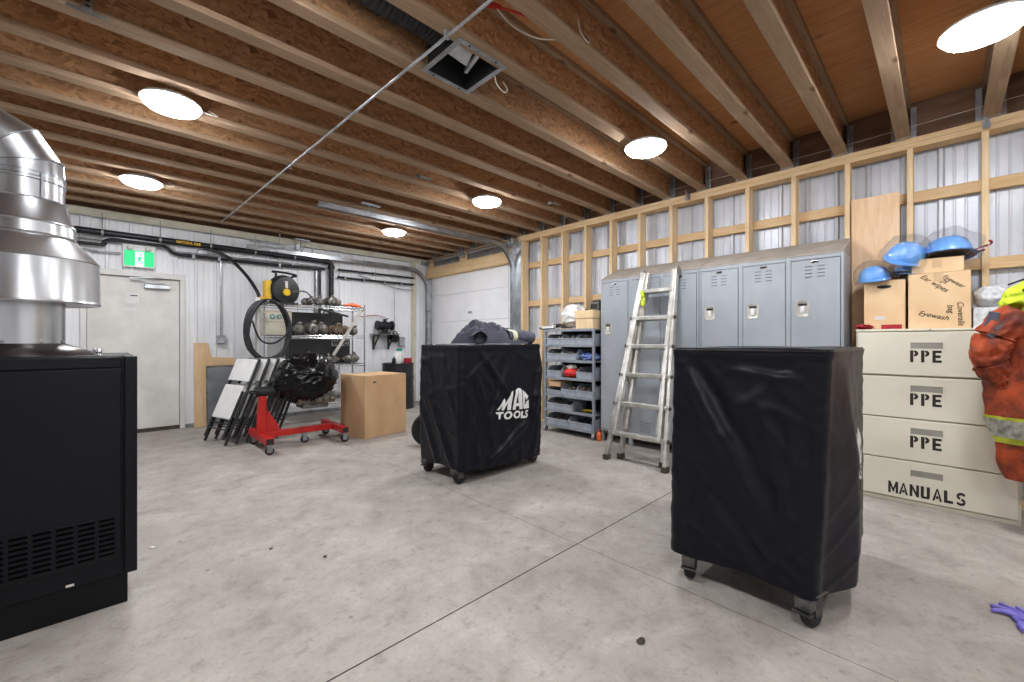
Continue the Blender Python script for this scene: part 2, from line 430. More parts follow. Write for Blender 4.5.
# open stud wall
g = G(); XC = 4.952
g.add(*sheet('y', Y0, 4.78, 0, ZC, XC, -1, .2286, .02)); g.add(*sheet('y', 4.78, 7.6, 2.45, ZC, XC, -1, .2286, .02)); g.box(5.03, 5.06, Y0 - .1, 7.7, 0, ZC)
wr = struct(g.build('wall_right', 'clad', None, 0), 'open timber stud wall with grey ribbed cladding behind', 'wall')
SY = [.2 + .4065 * k for k in range(12)] + [-.212 - .4065 * k for k in range(8)]
s0 = None
for y in SY:
    if s0 is None:
        g = G(); g.box(XW, XW + .14, -.019, .019, .038, 2.80); s0 = g.build('stud', 'stud', wr, 0, .003); s0.location.y = y
    else:
        s = s0.copy(); COL.objects.link(s); s.location.y = y
g = G(); g.box(XW - .002, XW + .14, Y0, 4.76, 2.80, 2.842); g.build('top_plate', 'plate', wr, 0, .003)
g = G(); g.box(XW - .006, XW + .14, Y0, 4.78, 2.843, ZJ - .001); g.build('top_plate', 'plate', wr, 0, .003)
g = G(); g.box(XW, XW + .14, Y0, 4.70, 0, .038); g.build('bottom_plate', 'plate', wr, 0, .003)
g = G(); g.box(XW + .045, XW + .08, Y0, 7.5, ZJ, ZC - .001); g.build('rim_board', 'rim', wr, 0)
for z in (2.43, 1.82, 1.22, .62):
    g = G(); g.box(XW + .1405, XW + .178, Y0, 4.74, z - .045, z + .045); g.build('girt', 'plate', wr, 0, .003)
g = G(); g.tube(spline([(4.765, -3, 3.04), (4.76, -.6, 3.0), (4.764, .1, 2.985), (4.76, .9, 2.97), (4.764, 2.0, 2.985), (4.765, 4.4, 3.0)], 10), .003, 6); g.build('cable', 'wire_white', wr)
for y in (-.215, 2.02):
    g = G(); g.box(XW - .02, XW - .006, y - .02, y + .02, 2.815, 2.88); g.cyl((XW - .02, y, 2.845), (XW - .06, y, 2.82), .016, .02, 12); g.cyl((XW - .058, y, 2.822), (XW - .066, y, 2.818), .021, .021, 12)
    g.tube(spline([(XW - .03, y, 2.86), (XW - .06, y + .01, 2.91), (XW + .0, y + .01, 2.93)]), .007, 6)
    g.build('cable_clamp', 'galv_dull', wr)
# roller door bay
g = G(); g.box(XW + .001, XW + .10, 4.695, 4.91, 0, 2.80); g.box(XW + .10, 4.95, 4.80, 4.91, 0, 2.80)
g.box(XW, XW + .1, 7.36, 7.46, 0, 2.80); g.box(XW + .06, 4.95, 4.9, 7.5, 2.70, ZJ)
d2 = struct(g.build('door_2', 'galv', None, 0, .004), 'white sectional overhead garage door in galvanized jambs', 'door')
g = G(); g.box(XW - .005, XW + .14, 4.91, 7.42, 2.50, 2.70); g.build('header', 'plate', d2, 0, .004)
g = G(); g.box(XW, XW + .05, 6.10, 6.30, 2.702, 2.86); g.box(XW, XW + .05, 7.2, 7.34, 2.702, 2.86); g.build('header_block', 'plate', d2, 0, .004)
g = G(); g.box(XW, XW + .09, 4.78, 7.44, 2.86, ZJ - .001); g.build('top_plate', 'joist_lumber', d2, 0, .003)
for k in range(5):
    g = G(); z0 = .012 + k * .53; g.box(4.845, 4.885, 4.905, 7.38, z0, min(z0 + .526, 2.62))
    g.build('door_panel', 'garage', d2, 0, .004)
g = G(); g.box(4.838, 4.846, 6.05, 6.16, 1.73, 1.77); g.cyl((4.845, 6.1, 1.75), (4.825, 6.1, 1.75), .012, n=10); g.build('lock_bolt', 'galv_dull', d2)
def trk(y, z, x0, s):
    g = G(); pts = [(x0, y, z), (4.30, y, z)]
    for k in range(1, 9):
        a = R(90 * k / 8); pts.append((4.30 + .42 * sin(a), y, z - .42 * (1 - cos(a))))
    pts.append((4.72, y, .01))
    n = len(pts)
    for i in range(n - 1):
        p, q = V(pts[i]), V(pts[i + 1]); d = (q - p).normalized(); nn = V((0, 1, 0)).cross(d)
        g.bar(p, q, .05, .003, up=nn); g.bar(p + V((0, -.027, 0)), q + V((0, -.027, 0)), .003, .062, up=nn)
        off = V((0, .024, 0)); g.bar(p + off + nn * .015, q + off + nn * .015, .003, .032, up=nn); g.bar(p - off + nn * .012, q - off + nn * .012, .003, .022, up=nn)
    o = g.build('track', 'galv', d2, 0)
    for zz in (.5, 1.2, 1.8):
        b = G(); b.box(4.70, XW + .004, y - .03, y + .03, zz, zz + .05); b.cyl((4.70, y, zz + .025), (4.68, y, zz + .025), .02, n=10); b.build('track_bracket', 'galv_dull', d2)
    b = G(); yy = y
    b.bar((2.30, yy, z + .02), (2.30, yy, ZJ + .02), .035, .004, up=(1, 0, 0)); b.bar((2.30, yy - .02, z + .02), (2.42, yy, ZJ + .02), .03, .004, up=(1, 0, 0))
    b.bar((2.20, yy + .0, ZJ - .012), (2.44, yy, ZJ - .012), .035, .018); b.build('track_hanger', 'galv_dull', d2)
trk(4.85, 2.745, 1.70, 1); trk(7.32, 2.64, 1.53, -1)
g = G(); g.cyl((4.66, 4.75, 2.80), (4.66, 7.42, 2.80), .0125, n=12)
for y in (4.78, 6.15, 7.40): g.box(4.62, XW, y - .02, y + .02, 2.755, 2.845)
g.build('torsion_shaft', 'galv_dull', d2)
g = G(); g.lathe([(.05, -.02), (.075, -.012), (.06, 0), (.075, .012), (.05, .02)], (4.66, 4.81, 2.80), 20, M=Matrix.Rotation(R(90), 4, 'X')); g.build('cable_drum', 'galv', d2)
g = G(); g.tube([(4.70, 4.93, 2.8), (4.73, 4.93, .1)], .003, 5); g.build('lift_cable', 'galv_dull', d2)

# man door
g = G()
for x0, x1, z0, z1 in ((DX0, DX0 + .056, 0, DZ - .0755), (DX1 - .056, DX1, 0, DZ - .0755), (DX0, DX1, DZ - .075, DZ)): g.box(x0, x1, YW - .02, YW + .10, z0, z1)
d1 = struct(g.build('door_1', 'white_paint', None, 0, .004), 'scuffed white steel door under the green exit sign', 'door')
g = G(); g.box(DX0 + .06, DX1 - .06, YW + .035, YW + .08, .045, DZ - .08); g.build('door_leaf', 'door_paint', d1, 0, .003)
g = G(); g.box(DX0 + .056, DX1 - .056, YW - .01, YW + .09, 0, .02); g.box(DX0 + .06, DX1 - .06, YW + .03, YW + .05, .022, .044); g.build('threshold', 'foot', d1, 0)
g = G(); g.lathe([(.0, -.0), (.026, .004), (.03, .02), (.022, .036), (.012, .04), (.012, .06), (.03, .062), (.03, .068)], (-.085, YW - .033, 1.10), 20, M=Matrix.Rotation(R(-90), 4, 'X')); g.build('door_knob', 'chrome', d1)
g = G(); g.box(.38, .65, YW - .03, YW + .034, 1.925, 1.985); g.build('door_closer', 'galv', d1, 0, .008)
g = G(); g.bar((.60, YW - .01, 2.0), (.24, YW - .04, 2.045), .022, .008); g.bar((.24, YW - .04, 2.05), (.56, YW - .028, 2.075), .02, .008); g.cyl((.58, YW, 1.97), (.58, YW, 2.01), .014, n=10); g.build('closer_arm', 'galv', d1)
g = G(); g.box(.20, .33, YW + .032, YW + .0345, 1.72, 1.86); g.box(.18, .30, YW + .0325, YW + .0345, 1.62, 1.66); g.build('notice', 'white_plastic', d1, 0)
g = G(); g.box(.245, .315, YW + .031, YW + .0318, 1.815, 1.828); g.build('notice_print', 'ink', d1, 0)

# ------------------------------------------------------------------ lights
def ceiling_light(x, y, label):
    t = thing('ceiling_light', label, 'ceiling light', (x, y, 0), 0, 'round ceiling lights')
    g = G(); g.lathe([(.03, ZJ), (.12, ZJ), (.14, ZJ - .01), (.168, ZJ - .030), (.170, ZJ - .042), (.162, ZJ - .044)], n=40); g.build('housing', 'white_plastic', t)
    g = G(); g.lathe([(0, ZJ - .092), (.07, ZJ - .090), (.115, ZJ - .083), (.145, ZJ - .070), (.158, ZJ - .054), (.160, ZJ - .044)], n=48); g.build('lens', 'led', t, 60)
    g = G(); g.tube(spline([(.1, .0, ZJ - .01), (.2, .03, ZJ - .02), (.27, .05, ZJ - .008), (.22, .09, ZJ + .03)]), .004, 6); g.build('cord', 'wire_white', t)
    return t
ceiling_light(.33, 3.69, 'lit round ceiling light on the joists above the black furnace front')
ceiling_light(.27, 5.70, 'lit round ceiling light on the joists above the white door')
ceiling_light(3.26, 1.75, 'lit round ceiling light on the joists in front of the grey lockers')
ceiling_light(3.19, 3.71, 'lit round ceiling light beyond the covered cart with a dark jacket on top')
ceiling_light(3.09, 5.71, 'smallest lit ceiling light, above the horizontal galvanized garage door track')
ceiling_light(3.27, -.14, 'largest looking lit ceiling light, above the cream filing cabinet')
ceiling_light(.33, 1.73, 'lit round ceiling light above the open floor beside the furnace')
ceiling_light(.33, -.2, 'lit round ceiling light straight above the viewpoint')
ceiling_light(3.27, -2.1, 'added unseen fill light on the joists behind the orange jacket')  # added lamp out of view, extends the light grid for extra fill
ceiling_light(.33, -2.1, 'added unseen fill light on the joists at the back of the workshop')  # another added lamp behind the camera, brightens the room from off frame

cam = bpy.data.cameras.new('camera'); co = bpy.data.objects.new('camera', cam); COL.objects.link(co)
co.location = (0, 0, 1.22); co.rotation_euler = (R(90), 0, R(45.87 - 90)); cam.sensor_width = 36; cam.lens = 420 / 1024 * 36
cam.clip_start = .02; SC.camera = co
w = bpy.data.worlds.new('world'); SC.world = w; w.use_nodes = True
w.node_tree.nodes['Background'].inputs[0].default_value = (.5, .6, .8, 1); w.node_tree.nodes['Background'].inputs[1].default_value = .3
vs = SC.view_settings; vs.view_transform = 'Standard'; vs.look = 'None'; vs.gamma = 1; vs.use_curve_mapping = False; vs.exposure = .42
SC.display_settings.display_device = 'sRGB'
SC.cycles.max_bounces = 8; SC.cycles.diffuse_bounces = 5; SC.cycles.transparent_max_bounces = 16
SC.cycles.caustics_reflective = False; SC.cycles.caustics_refractive = False
SC.cycles.sample_clamp_indirect = 6

# ------------------------------------------------------------------ furnace and its duct
fx0, fx1, fy0, fy1, fz = -.66, .078, 2.655, 3.35, 1.150
T = thing('furnace', 'large black metal furnace with rows of louver slots low on its front', 'furnace', ((fx0 + fx1) / 2, (fy0 + fy1) / 2, 0))
g = G(); g.box(fx0, fx1, fy0, fy1, .14, fz - .004); g.build('body', 'furnace', T, 0, .004, True)
g = G(); g.box(fx0 + .01, fx1, fy0 + .012, fy1, 0, .139); g.build('plinth', 'furnace_dark', T, 0, .004, True)
g = G(); g.box(fx0 - .015, fx1 - .022, fy0 - .016, fy0 - .0005, .225, fz - .055); g.build('front_panel', 'furnace', T, 0, .003, True)
g = G(); g.box(fx0 - .015, fx1 - .022, fy0 - .020, fy0 - .0005, fz - .051, fz - .002); g.build('top_rail', 'furnace', T, 0, .005, True)
g = G(); g.box(fx1 - .012, fx1 + .032, fy0 - .03, fy0 + .05, .150, fz); g.build('corner_post', 'furnace', T, 0, .004, True)
g = G(); g.box(fx0 - .01, fx1 + .02, fy0 + .0, fy1, fz - .0035, fz + .002); g.build('top_panel', 'furnace_dark', T, 0, .002, True)
g = G()
for c in range(9):
    for r in range(8):
        x1 = .034 - c * .0655; z = .262 + r * .0225
        M4 = Matrix.Translation((x1 - .026, fy0 - .018, z)) @ Matrix.Rotation(R(28), 4, 'X')
        g.box(-.026, .026, -.004, .004, -.0022, .0022, 0, M4)
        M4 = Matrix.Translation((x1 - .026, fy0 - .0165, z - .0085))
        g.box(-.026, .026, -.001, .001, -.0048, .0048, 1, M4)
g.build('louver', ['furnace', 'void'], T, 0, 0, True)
g = G(); g.lathe([(.012, fz + .002), (.008, fz + .012), (.014, fz + .018), (.012, fz + .03), (0, fz + .034)], (-.02, 2.80, 0), 14); g.build('knob', 'chrome', T, 40, 0, True)
g = G(); g.box(-.12, -.095, fy0 - .0165, fy0 - .0155, .155, .165); g.build('sticker_scrap', 'stain', T, 0, 0, True)

cx, cy = -.275, 3.0
T = thing('vent_duct', 'shiny galvanized vent duct with flared draft hood rising from the furnace top', 'duct', (cx, cy, fz + .002))
B = (cx, cy, 0); g = G(); z0 = fz + .003
g.lathe([(.245, z0), (.235, z0 + .012), (.20, z0 + .032), (.142, z0 + .052), (.139, z0 + .056)], B, 48); g.build('base_cone', 'duct_dark', T, 40, 0, True)
g = G(); g.lathe([(.138, z0 + .05), (.138, 1.47)], B, 48); g.build('lower_pipe', 'duct', T, 40, 0, True)
g = G(); g.lathe([(.138, 1.425), (.252, 1.395), (.262, 1.393), (.264, 1.40), (.261, 1.41), (.258, 1.592), (.262, 1.597), (.258, 1.602), (.20, 1.675), (.178, 1.70), (.181, 1.706), (.177, 1.712), (.172, 1.76), (.175, 1.766), (.17, 1.772), (.143, 1.868), (.146, 1.874)], B, 56)
g.build('draft_hood', 'duct', T, 25, 0, True)
g = G(); g.lathe([(.14, 1.86), (.1375, 1.88), (.1375, 1.955), (.142, 1.96), (.142, 1.968), (.1375, 1.973), (.1375, 2.0)], B, 48)
g.bar((cx + .07, cy - .122, 1.88), (cx + .07, cy - .122, 1.99), .012, .006, up=(1, 0, 0)); g.build('upper_pipe', 'duct', T, 25, 0, True)
g = G(); Rb, rp, n = .165, .137, 40; ZE = 1.992
rings = [(0, 1), (15, 0), (45, 0), (75, 0), (90, 0)]
def ering(deg, r):
    a = R(deg); c = V((cx - Rb + Rb * cos(a), cy, ZE + Rb * sin(a))); e = V((cos(a), 0, sin(a)))
    k = 1 / cos(R(15)) if 5 < deg < 85 else 1
    return [c + e * (r * cos(2 * pi * i / n) * k) + V((0, 1, 0)) * (r * sin(2 * pi * i / n)) for i in range(n)]
prev = None; vs_, fs_ = [], []
for d, _ in rings:
    for dd, rr in ((d - 1.2, rp), (d - .5, rp + .005), (d + .5, rp + .005), (d + 1.2, rp)):
        vs_ += ering(max(dd, .01), rr)
m = len(vs_) // n
for i in range(m - 1):
    for k in range(n): fs_.append((i * n + k, i * n + (k + 1) % n, (i + 1) * n + (k + 1) % n, (i + 1) * n + k))
g.add(vs_, fs_); g.build('elbow', 'duct', T, 20, 0, True)
g = G(); g.cyl((cx - Rb + .01, cy, ZE + Rb), (X0 + .01, cy, ZE + Rb), .137, n=40); g.build('cross_pipe', 'duct', T, 40, 0, True)
for a in (200, 250, 300, 340):
    g = G(); g.cyl((cx + .138 * cos(R(a)), cy + .138 * sin(R(a)), z0 + .065), (cx + .143 * cos(R(a)), cy + .143 * sin(R(a)), z0 + .065), .006, n=8)
    g.build('rivet', 'galv_dull', T, 30, 0, True)

# ------------------------------------------------------------------ covered tool carts
def fold(p, seed, k=1):
    q = p + V((seed * 11.7, seed * 5.3, seed * 2.9))
    a = noise.noise(V((q.x * 1.5 + q.z * 1.3, q.y * 1.5 + q.z * 1.1, q.z * .8)) * 1.15)
    b = noise.noise(V((q.x * 2.6 - q.z * 2.0, q.y * 2.6 - q.z * 1.6, q.z * 1.2)) * 1.5 + V((3, 1, 7)))
    c = noise.noise(q * 6.5)
    d = noise.noise(V((q.x * 5 + q.z * 4.2, q.y * 5 - q.z * 3.7, q.z * 2)) * 1.6 + V((9, 4, 2)))
    e = noise.noise(V((q.x * .9 + q.z * .75, q.y * .9 + q.z * .7, q.z * .25)) * 2.1 + V((6, 2, 8)))
    cr = lambda v, w: math.exp(-(v / w) ** 2)
    return k * (.010 * a + .011 * cr(b, .10) + .0022 * c + .005 * cr(d, .10) + .012 * cr(e, .07) - .006)
def crease(a, b, L):
    d = 0
    for (a0, z0, a1, z1, w_, k) in L:
        p, u = V((a - a0, b - z0)), V((a1 - a0, z1 - z0)); l = u.length; u /= l
        t_ = p.dot(u) / l; n_ = p.x * u.y - p.y * u.x
        f = max(0, min(1, (t_ + .15) / .3)) * max(0, min(1, (1.15 - t_) / .3))
        d += k * f * (math.exp(-(n_ / w_) ** 2) - .55 * math.exp(-((n_ - 1.9 * w_) / (1.3 * w_)) ** 2))
    return d
class Cover:
    def __init__(s, L, W, H, seed, bulge, hem, warp=0): s.L, s.W, s.H, s.seed, s.bulge, s.hem, s.warp = L, W, H, seed, bulge, hem, warp
    def off(s, p, n):
        z = p.z / s.H
        top = min(1, (1 - z) / .10); e = top * top * (3 - 2 * top)
        d = fold(p, s.seed) * .62 * (.12 + .88 * e) * (.5 if n.y < -.5 and s.W > .65 else 1) + s.bulge(p, n) * e
        ex = min(abs(abs(p.x) - s.L / 2), 9); ey = min(abs(abs(p.y) - s.W / 2), 9)
        c = max(0, 1 - max(ex, ey) / .10)                       # gathers along the upright seams
        d += c * (.0016 * sin(p.z * 62 + 6 * noise.noise(p * 5)) + .003 * noise.noise(p * 19)) * e
        d -= fold(p, s.seed) * .62 * (.36 if n.y < -.5 and s.W > .65 else .72) * min(1, c * 1.6) * (.12 + .88 * e)
        if z > .955: d += .006 * (1 - abs(z - .978) / .023)
        return d
    def pt(s, p, n, extra=0):
        r = p + n * (s.off(p, n) + extra)
        if s.warp and p.y < 0: r.y += s.warp * (1 - p.z / s.H) * min(1, -p.y / (s.W / 2)) * max(0, min(1, (-.22 - p.x) / .2))
        return r
    def build(s, T):
        base = rbox(s.L, s.W, .035, 6); per = []
        m = len(base)
        for i in range(m):
            (p, n), (q, n2) = base[i], base[(i + 1) % m]
            k = max(1, int((q - p).length / .013))
            for j in range(k): per.append((p.lerp(q, j / k), n.lerp(n2, j / k).normalized()))
        N = len(per); vs, fs = [], []; rows = 96
        for j in range(rows + 1):
            for i, (p, n) in enumerate(per):
                h = s.hem(p, n); z = h + (s.H - h) * j / rows
                vs.append(s.pt(V((p.x, p.y, z)), n))
        for f in (.985, .97, .9, .75, .5, .25, .02):
            for p, n in per:
                x, y = p.x * f, p.y * f
                vs.append(V((x, y, s.H + .004 * (f > .9) - .002 + .006 * noise.noise(V((x * 5, y * 5, s.seed))))))
        J = len(vs) // N
        for j in range(J - 1):
            for i in range(N): fs.append((j * N + i, j * N + (i + 1) % N, (j + 1) * N + (i + 1) % N, (j + 1) * N + i))
        fs.append(tuple((J - 1) * N + i for i in range(N)))
        g = G(); g.add(vs, fs); o = g.build('cover', 'nylon', T, 60)
        # piping cord around the top edge
        g = G(); g.tube([s.pt(V((p.x, p.y, s.H - .012)), n, .002) for p, n in per], .0042, 6, close=True); g.build('piping', 'nylon', o, 60)
        return o
LOGO = [[(2.516, .6), (2.6, .676), (2.623, .694), (2.629, .645), (2.711, .749), (2.73, .759), (2.701, .581), (2.651, .586), (2.664, .653), (2.607, .589), (2.578, .593), (2.587, .635), (2.553, .596)],
 [(2.725, .58), (2.761, .761), (2.789, .778), (2.784, .706), (2.762, .577)], [(2.789, .778), (2.815, .775), (2.832, .76), (2.857, .574), (2.813, .575), (2.792, .705)], [(2.77, .635), (2.806, .634), (2.81, .607), (2.765, .609)],
 [(2.842, .757), (2.878, .732), (2.922, .69), (2.896, .655), (2.886, .677), (2.875, .686), (2.878, .622), (2.886, .61), (2.893, .642), (2.926, .656), (2.937, .575), (2.871, .573), (2.857, .621)],
 [(2.509, .582), (2.6, .577), (2.603, .559), (2.575, .56), (2.563, .511), (2.547, .515), (2.542, .562), (2.519, .563)],
 [(2.836, .555), (2.861, .554), (2.858, .509), (2.889, .508), (2.886, .483), (2.833, .487)]]
def ringpoly(cx, cz, rx, rz, ix, iz, a0, a1):
    o = [(cx + rx * cos(R(a0 + (a1 - a0) * k / 12)), cz + rz * sin(R(a0 + (a1 - a0) * k / 12))) for k in range(13)]
    i = [(cx + ix * cos(R(a1 + (a0 - a1) * k / 12)), cz + iz * sin(R(a1 + (a0 - a1) * k / 12))) for k in range(13)]
    return o + i
for c in ((2.664, .537, .058, .037, .030, .019), (2.782, .530, .047, .037, .024, .019)):
    LOGO += [ringpoly(*c, 0, 180), ringpoly(*c, 180, 360)]
def ribbon(pts, w):
    pts = [V((p[0], p[1], 0)) for p in pts]; a, b = [], []
    for i, p in enumerate(pts):
        d = (pts[min(i + 1, len(pts) - 1)] - pts[max(i - 1, 0)]).normalized(); n = V((-d.y, d.x, 0)) * w / 2
        a.append((p.x + n.x, p.y + n.y)); b.append((p.x - n.x, p.y - n.y))
    return a + b[::-1]
LOGO.append(ribbon(spline([(2.932, .545, 0), (2.906, .549, 0), (2.896, .535, 0), (2.912, .521, 0), (2.926, .508, 0), (2.914, .494, 0), (2.884, .494, 0)], 5), .019))
def logo(cov, T, cover_o, face):
    bm = bmesh.new()
    for poly in LOGO:
        vsx = [bm.verts.new((x - 2.64, z, 0)) for x, z in poly]
        try: bm.faces.new(vsx)
        except Exception: pass
    bmesh.ops.triangulate(bm, faces=bm.faces)
    for _ in range(5):
        e = [e for e in bm.edges if e.calc_length() > .016]
        if not e: break
        bmesh.ops.subdivide_edges(bm, edges=e, cuts=1); bmesh.ops.triangulate(bm, faces=bm.faces)
    n = V((0, -1, 0)); g = G()
    g.add([cov.pt(V((v.co.x, -cov.W / 2, v.co.y)), n, .006) for v in bm.verts], [[v.index for v in f.verts] for f in bm.faces if (bm.verts.index_update() or True)])
    bm.free(); g.build('logo', 'white_plastic', cover_o, 60)
def caster(T, x, y, rz, brake):
    g = G(); c, s_ = cos(rz), sin(rz); M4 = Matrix.Translation((x, y, 0)) @ Matrix.Rotation(rz, 4, 'Z')
    g.box(-.045, .045, -.04, .04, .142, .150, 0, M4)
    for s in (-1, 1):
        g.box(-.035, .018, s * .029 - .002, s * .029 + .002, .05, .142, 0, M4)
    g.lathe([(.032, .120), (.032, .142)], (x, y, 0), 18)
    if brake: g.box(-.085, -.02, -.03, .03, .085, .130, 0, M4); g.box(-.095, -.06, -.034, .034, .07, .078, 0, M4)
    o = g.build('caster', 'caster_steel', T, 30, .002)
    g = G(); A = M4 @ Matrix.Translation((-.012, 0, .055)) @ Matrix.Rotation(R(90), 4, 'X')
    g.lathe([(.018, -.026), (.045, -.024), (.053, -.018), (.055, -.008), (.055, .008), (.053, .018), (.045, .024), (.018, .026)], (0, 0, 0), 28, M=A)
    g.build('wheel', 'rubber', o, 30)
def cart(label, loc, seed, bulge, hem, rz, L=1.0, W=.63, warp=0):
    T = thing('tool_cart', label, 'tool cart', (*loc, 0), rz, 'covered tool carts')
    cov = Cover(L, W, 1.185, seed, bulge, hem, warp); o = cov.build(T); logo(cov, T, o, 0)
    g = G(); g.box(-L / 2 + .03, L / 2 - .03, -W / 2 + .05, W / 2 - .05, .151, .40); g.build('cabinet_base', 'furnace_dark', T, 0, .004)
    for sx in (-1, 1):
        for sy in (-1, 1): caster(T, sx * (L / 2 - .055), sy * (W / 2 - .075), R(180) if sx > 0 else R(15 * sy), sx < 0)
    return T
def b1(p, n):
    h = max(0, (1 - p.z / 1.18)); d = .035 * h * (1 - h) * 2
    if n.y < -.5: d += crease(p.x, p.z, [(-.28, 1.12, .02, .74, .03, .018), (.50, 1.02, .34, .30, .03, .018), (-.34, .92, -.14, .28, .03, .018), (.32, .46, -.16, .16, .03, .016), (-.42, .6, -.30, .12, .03, .016), (.02, .95, -.2, .5, .022, .010), (.44, .5, .38, .12, .03, .014)])
    if n.x < -.5: d += crease(p.y, p.z, [(.22, .95, -.16, .2, .03, .020), (.27, .6, .02, .14, .03, .016), (-.05, 1.08, -.24, .6, .025, .014), (.28, 1.1, .12, .8, .02, .01)])
    return d
cart('tool cart under a black cover with a dark jacket heaped on top', (2.64, 3.135), 1.3, b1, lambda p, n: .085 + .045 * (1 if p.x < -.3 else 0) * max(0, 1 - abs(p.y) / .6) + .025 * noise.noise(V((p.x * 2, p.y * 2, 1))), 0)
def b2(p, n):
    h = max(0, (1 - p.z / 1.18)); d = .02 * h
    if n.y < -.3: d += .048 * math.sin(pi * min(1, (1 - h) * .9 + .12)) * math.exp(-((p.x + .20) / .17) ** 2) - .02 * math.exp(-((p.x - .45) / .2) ** 2) * h
    if n.x < -.5: d += crease(p.y, p.z, [(.23, 1.0, -.10, .42, .035, .024), (.28, 1.12, .0, .66, .022, .014), (.04, 1.085, -.22, 1.05, .02, .012), (-.06, 1.0, -.22, .42, .03, .018), (.16, .46, -.06, .16, .03, .016), (.30, .55, .22, .15, .03, .012), (-.20, .85, -.30, .25, .03, .012)]) - .02 * h * math.exp(-(p.y / .2) ** 2)
    return d
cart('tool cart under a black cover with nothing on top, in front of the lockers', (2.622, .66), 4.1, b2, lambda p, n: .128 + .05 * max(0, min(1, (.30 - abs(p.y + .02)) / .3)) * (p.x < 0) * .6 + .02 * noise.noise(V((p.x * 3, p.y * 3, 5))), 0, .975, .675, .075)

# dark jacket heaped on the first cart
T = thing('work_jacket', 'dark crumpled work jacket with a pale reflective stripe heaped on a covered cart', 'jacket', (2.67, 3.05, 1.187))
def heap(x, y):
    env = max(0, min(1, (x + .33) / .17)) ** .38 * max(0, min(1, (.33 - x) / .08)) ** .5 * max(0, 1 - (y / .2) ** 2) ** .5
    q = V((x * 7, y * 7, 2.2)); r = 1 - 2.2 * abs(noise.noise(q)); r2 = 1 - 2.2 * abs(noise.noise(q * 2.3 + V((4, 1, 2)))) + .3 * (1 - 2.4 * abs(noise.noise(q * 4.6)))
    return env * (.150 - .105 * max(0, x + .12) / .45 + .055 * r + .034 * r2)
g = G(); g.grid(lambda u, v: V((-.33 + .66 * u, -.2 + .4 * v, .008 + max(0, heap(-.33 + .66 * u, -.2 + .4 * v)))), 110, 76); g.build('jacket_body', 'jacket_dark', T, 70)
g = G(); A = Matrix.Translation((-.27, -.14, .062)) @ Matrix.Rotation(R(62), 4, 'Z')
def slv(u, v):
    a = 2 * pi * u; r = .055 * (1 + .22 * noise.noise(V((cos(a) * 2, sin(a) * 2, v * 5)))); return A @ V((-.10 + .2 * v, r * cos(a) * 1.15, r * sin(a)))
g.grid(slv, 26, 16, True); g.build('sleeve', 'jacket_dark', T, 70)
g = G(); A2 = Matrix.Translation((.20, -.12, .068)) @ Matrix.Rotation(R(-6), 4, 'Z')
def slv2(u, v, k=1):
    a = 2 * pi * u; w_ = .095 - .02 * v; q = V((cos(a) * 1.4, sin(a) * 1.4, v * 4 + 3))
    r = 1 + .16 * noise.noise(q) + .1 * (1 - 2.4 * abs(noise.noise(q * 2)))
    return A2 @ V((-.12 + .33 * v, w_ * cos(a) * r * k, .06 * sin(a) * r * k + .012 * (1 - v)))
g.grid(slv2, 32, 24, True); g.grid(lambda u, v: slv2(u, 1, v), 32, 3, True); sl = g.build('sleeve', 'jacket_dark', T, 70)
g = G(); g.grid(lambda u, v: slv2(u, .12 + .16 * v, 1.05), 32, 6, True); g.build('reflective_band', 'lime_tape', sl, 70)

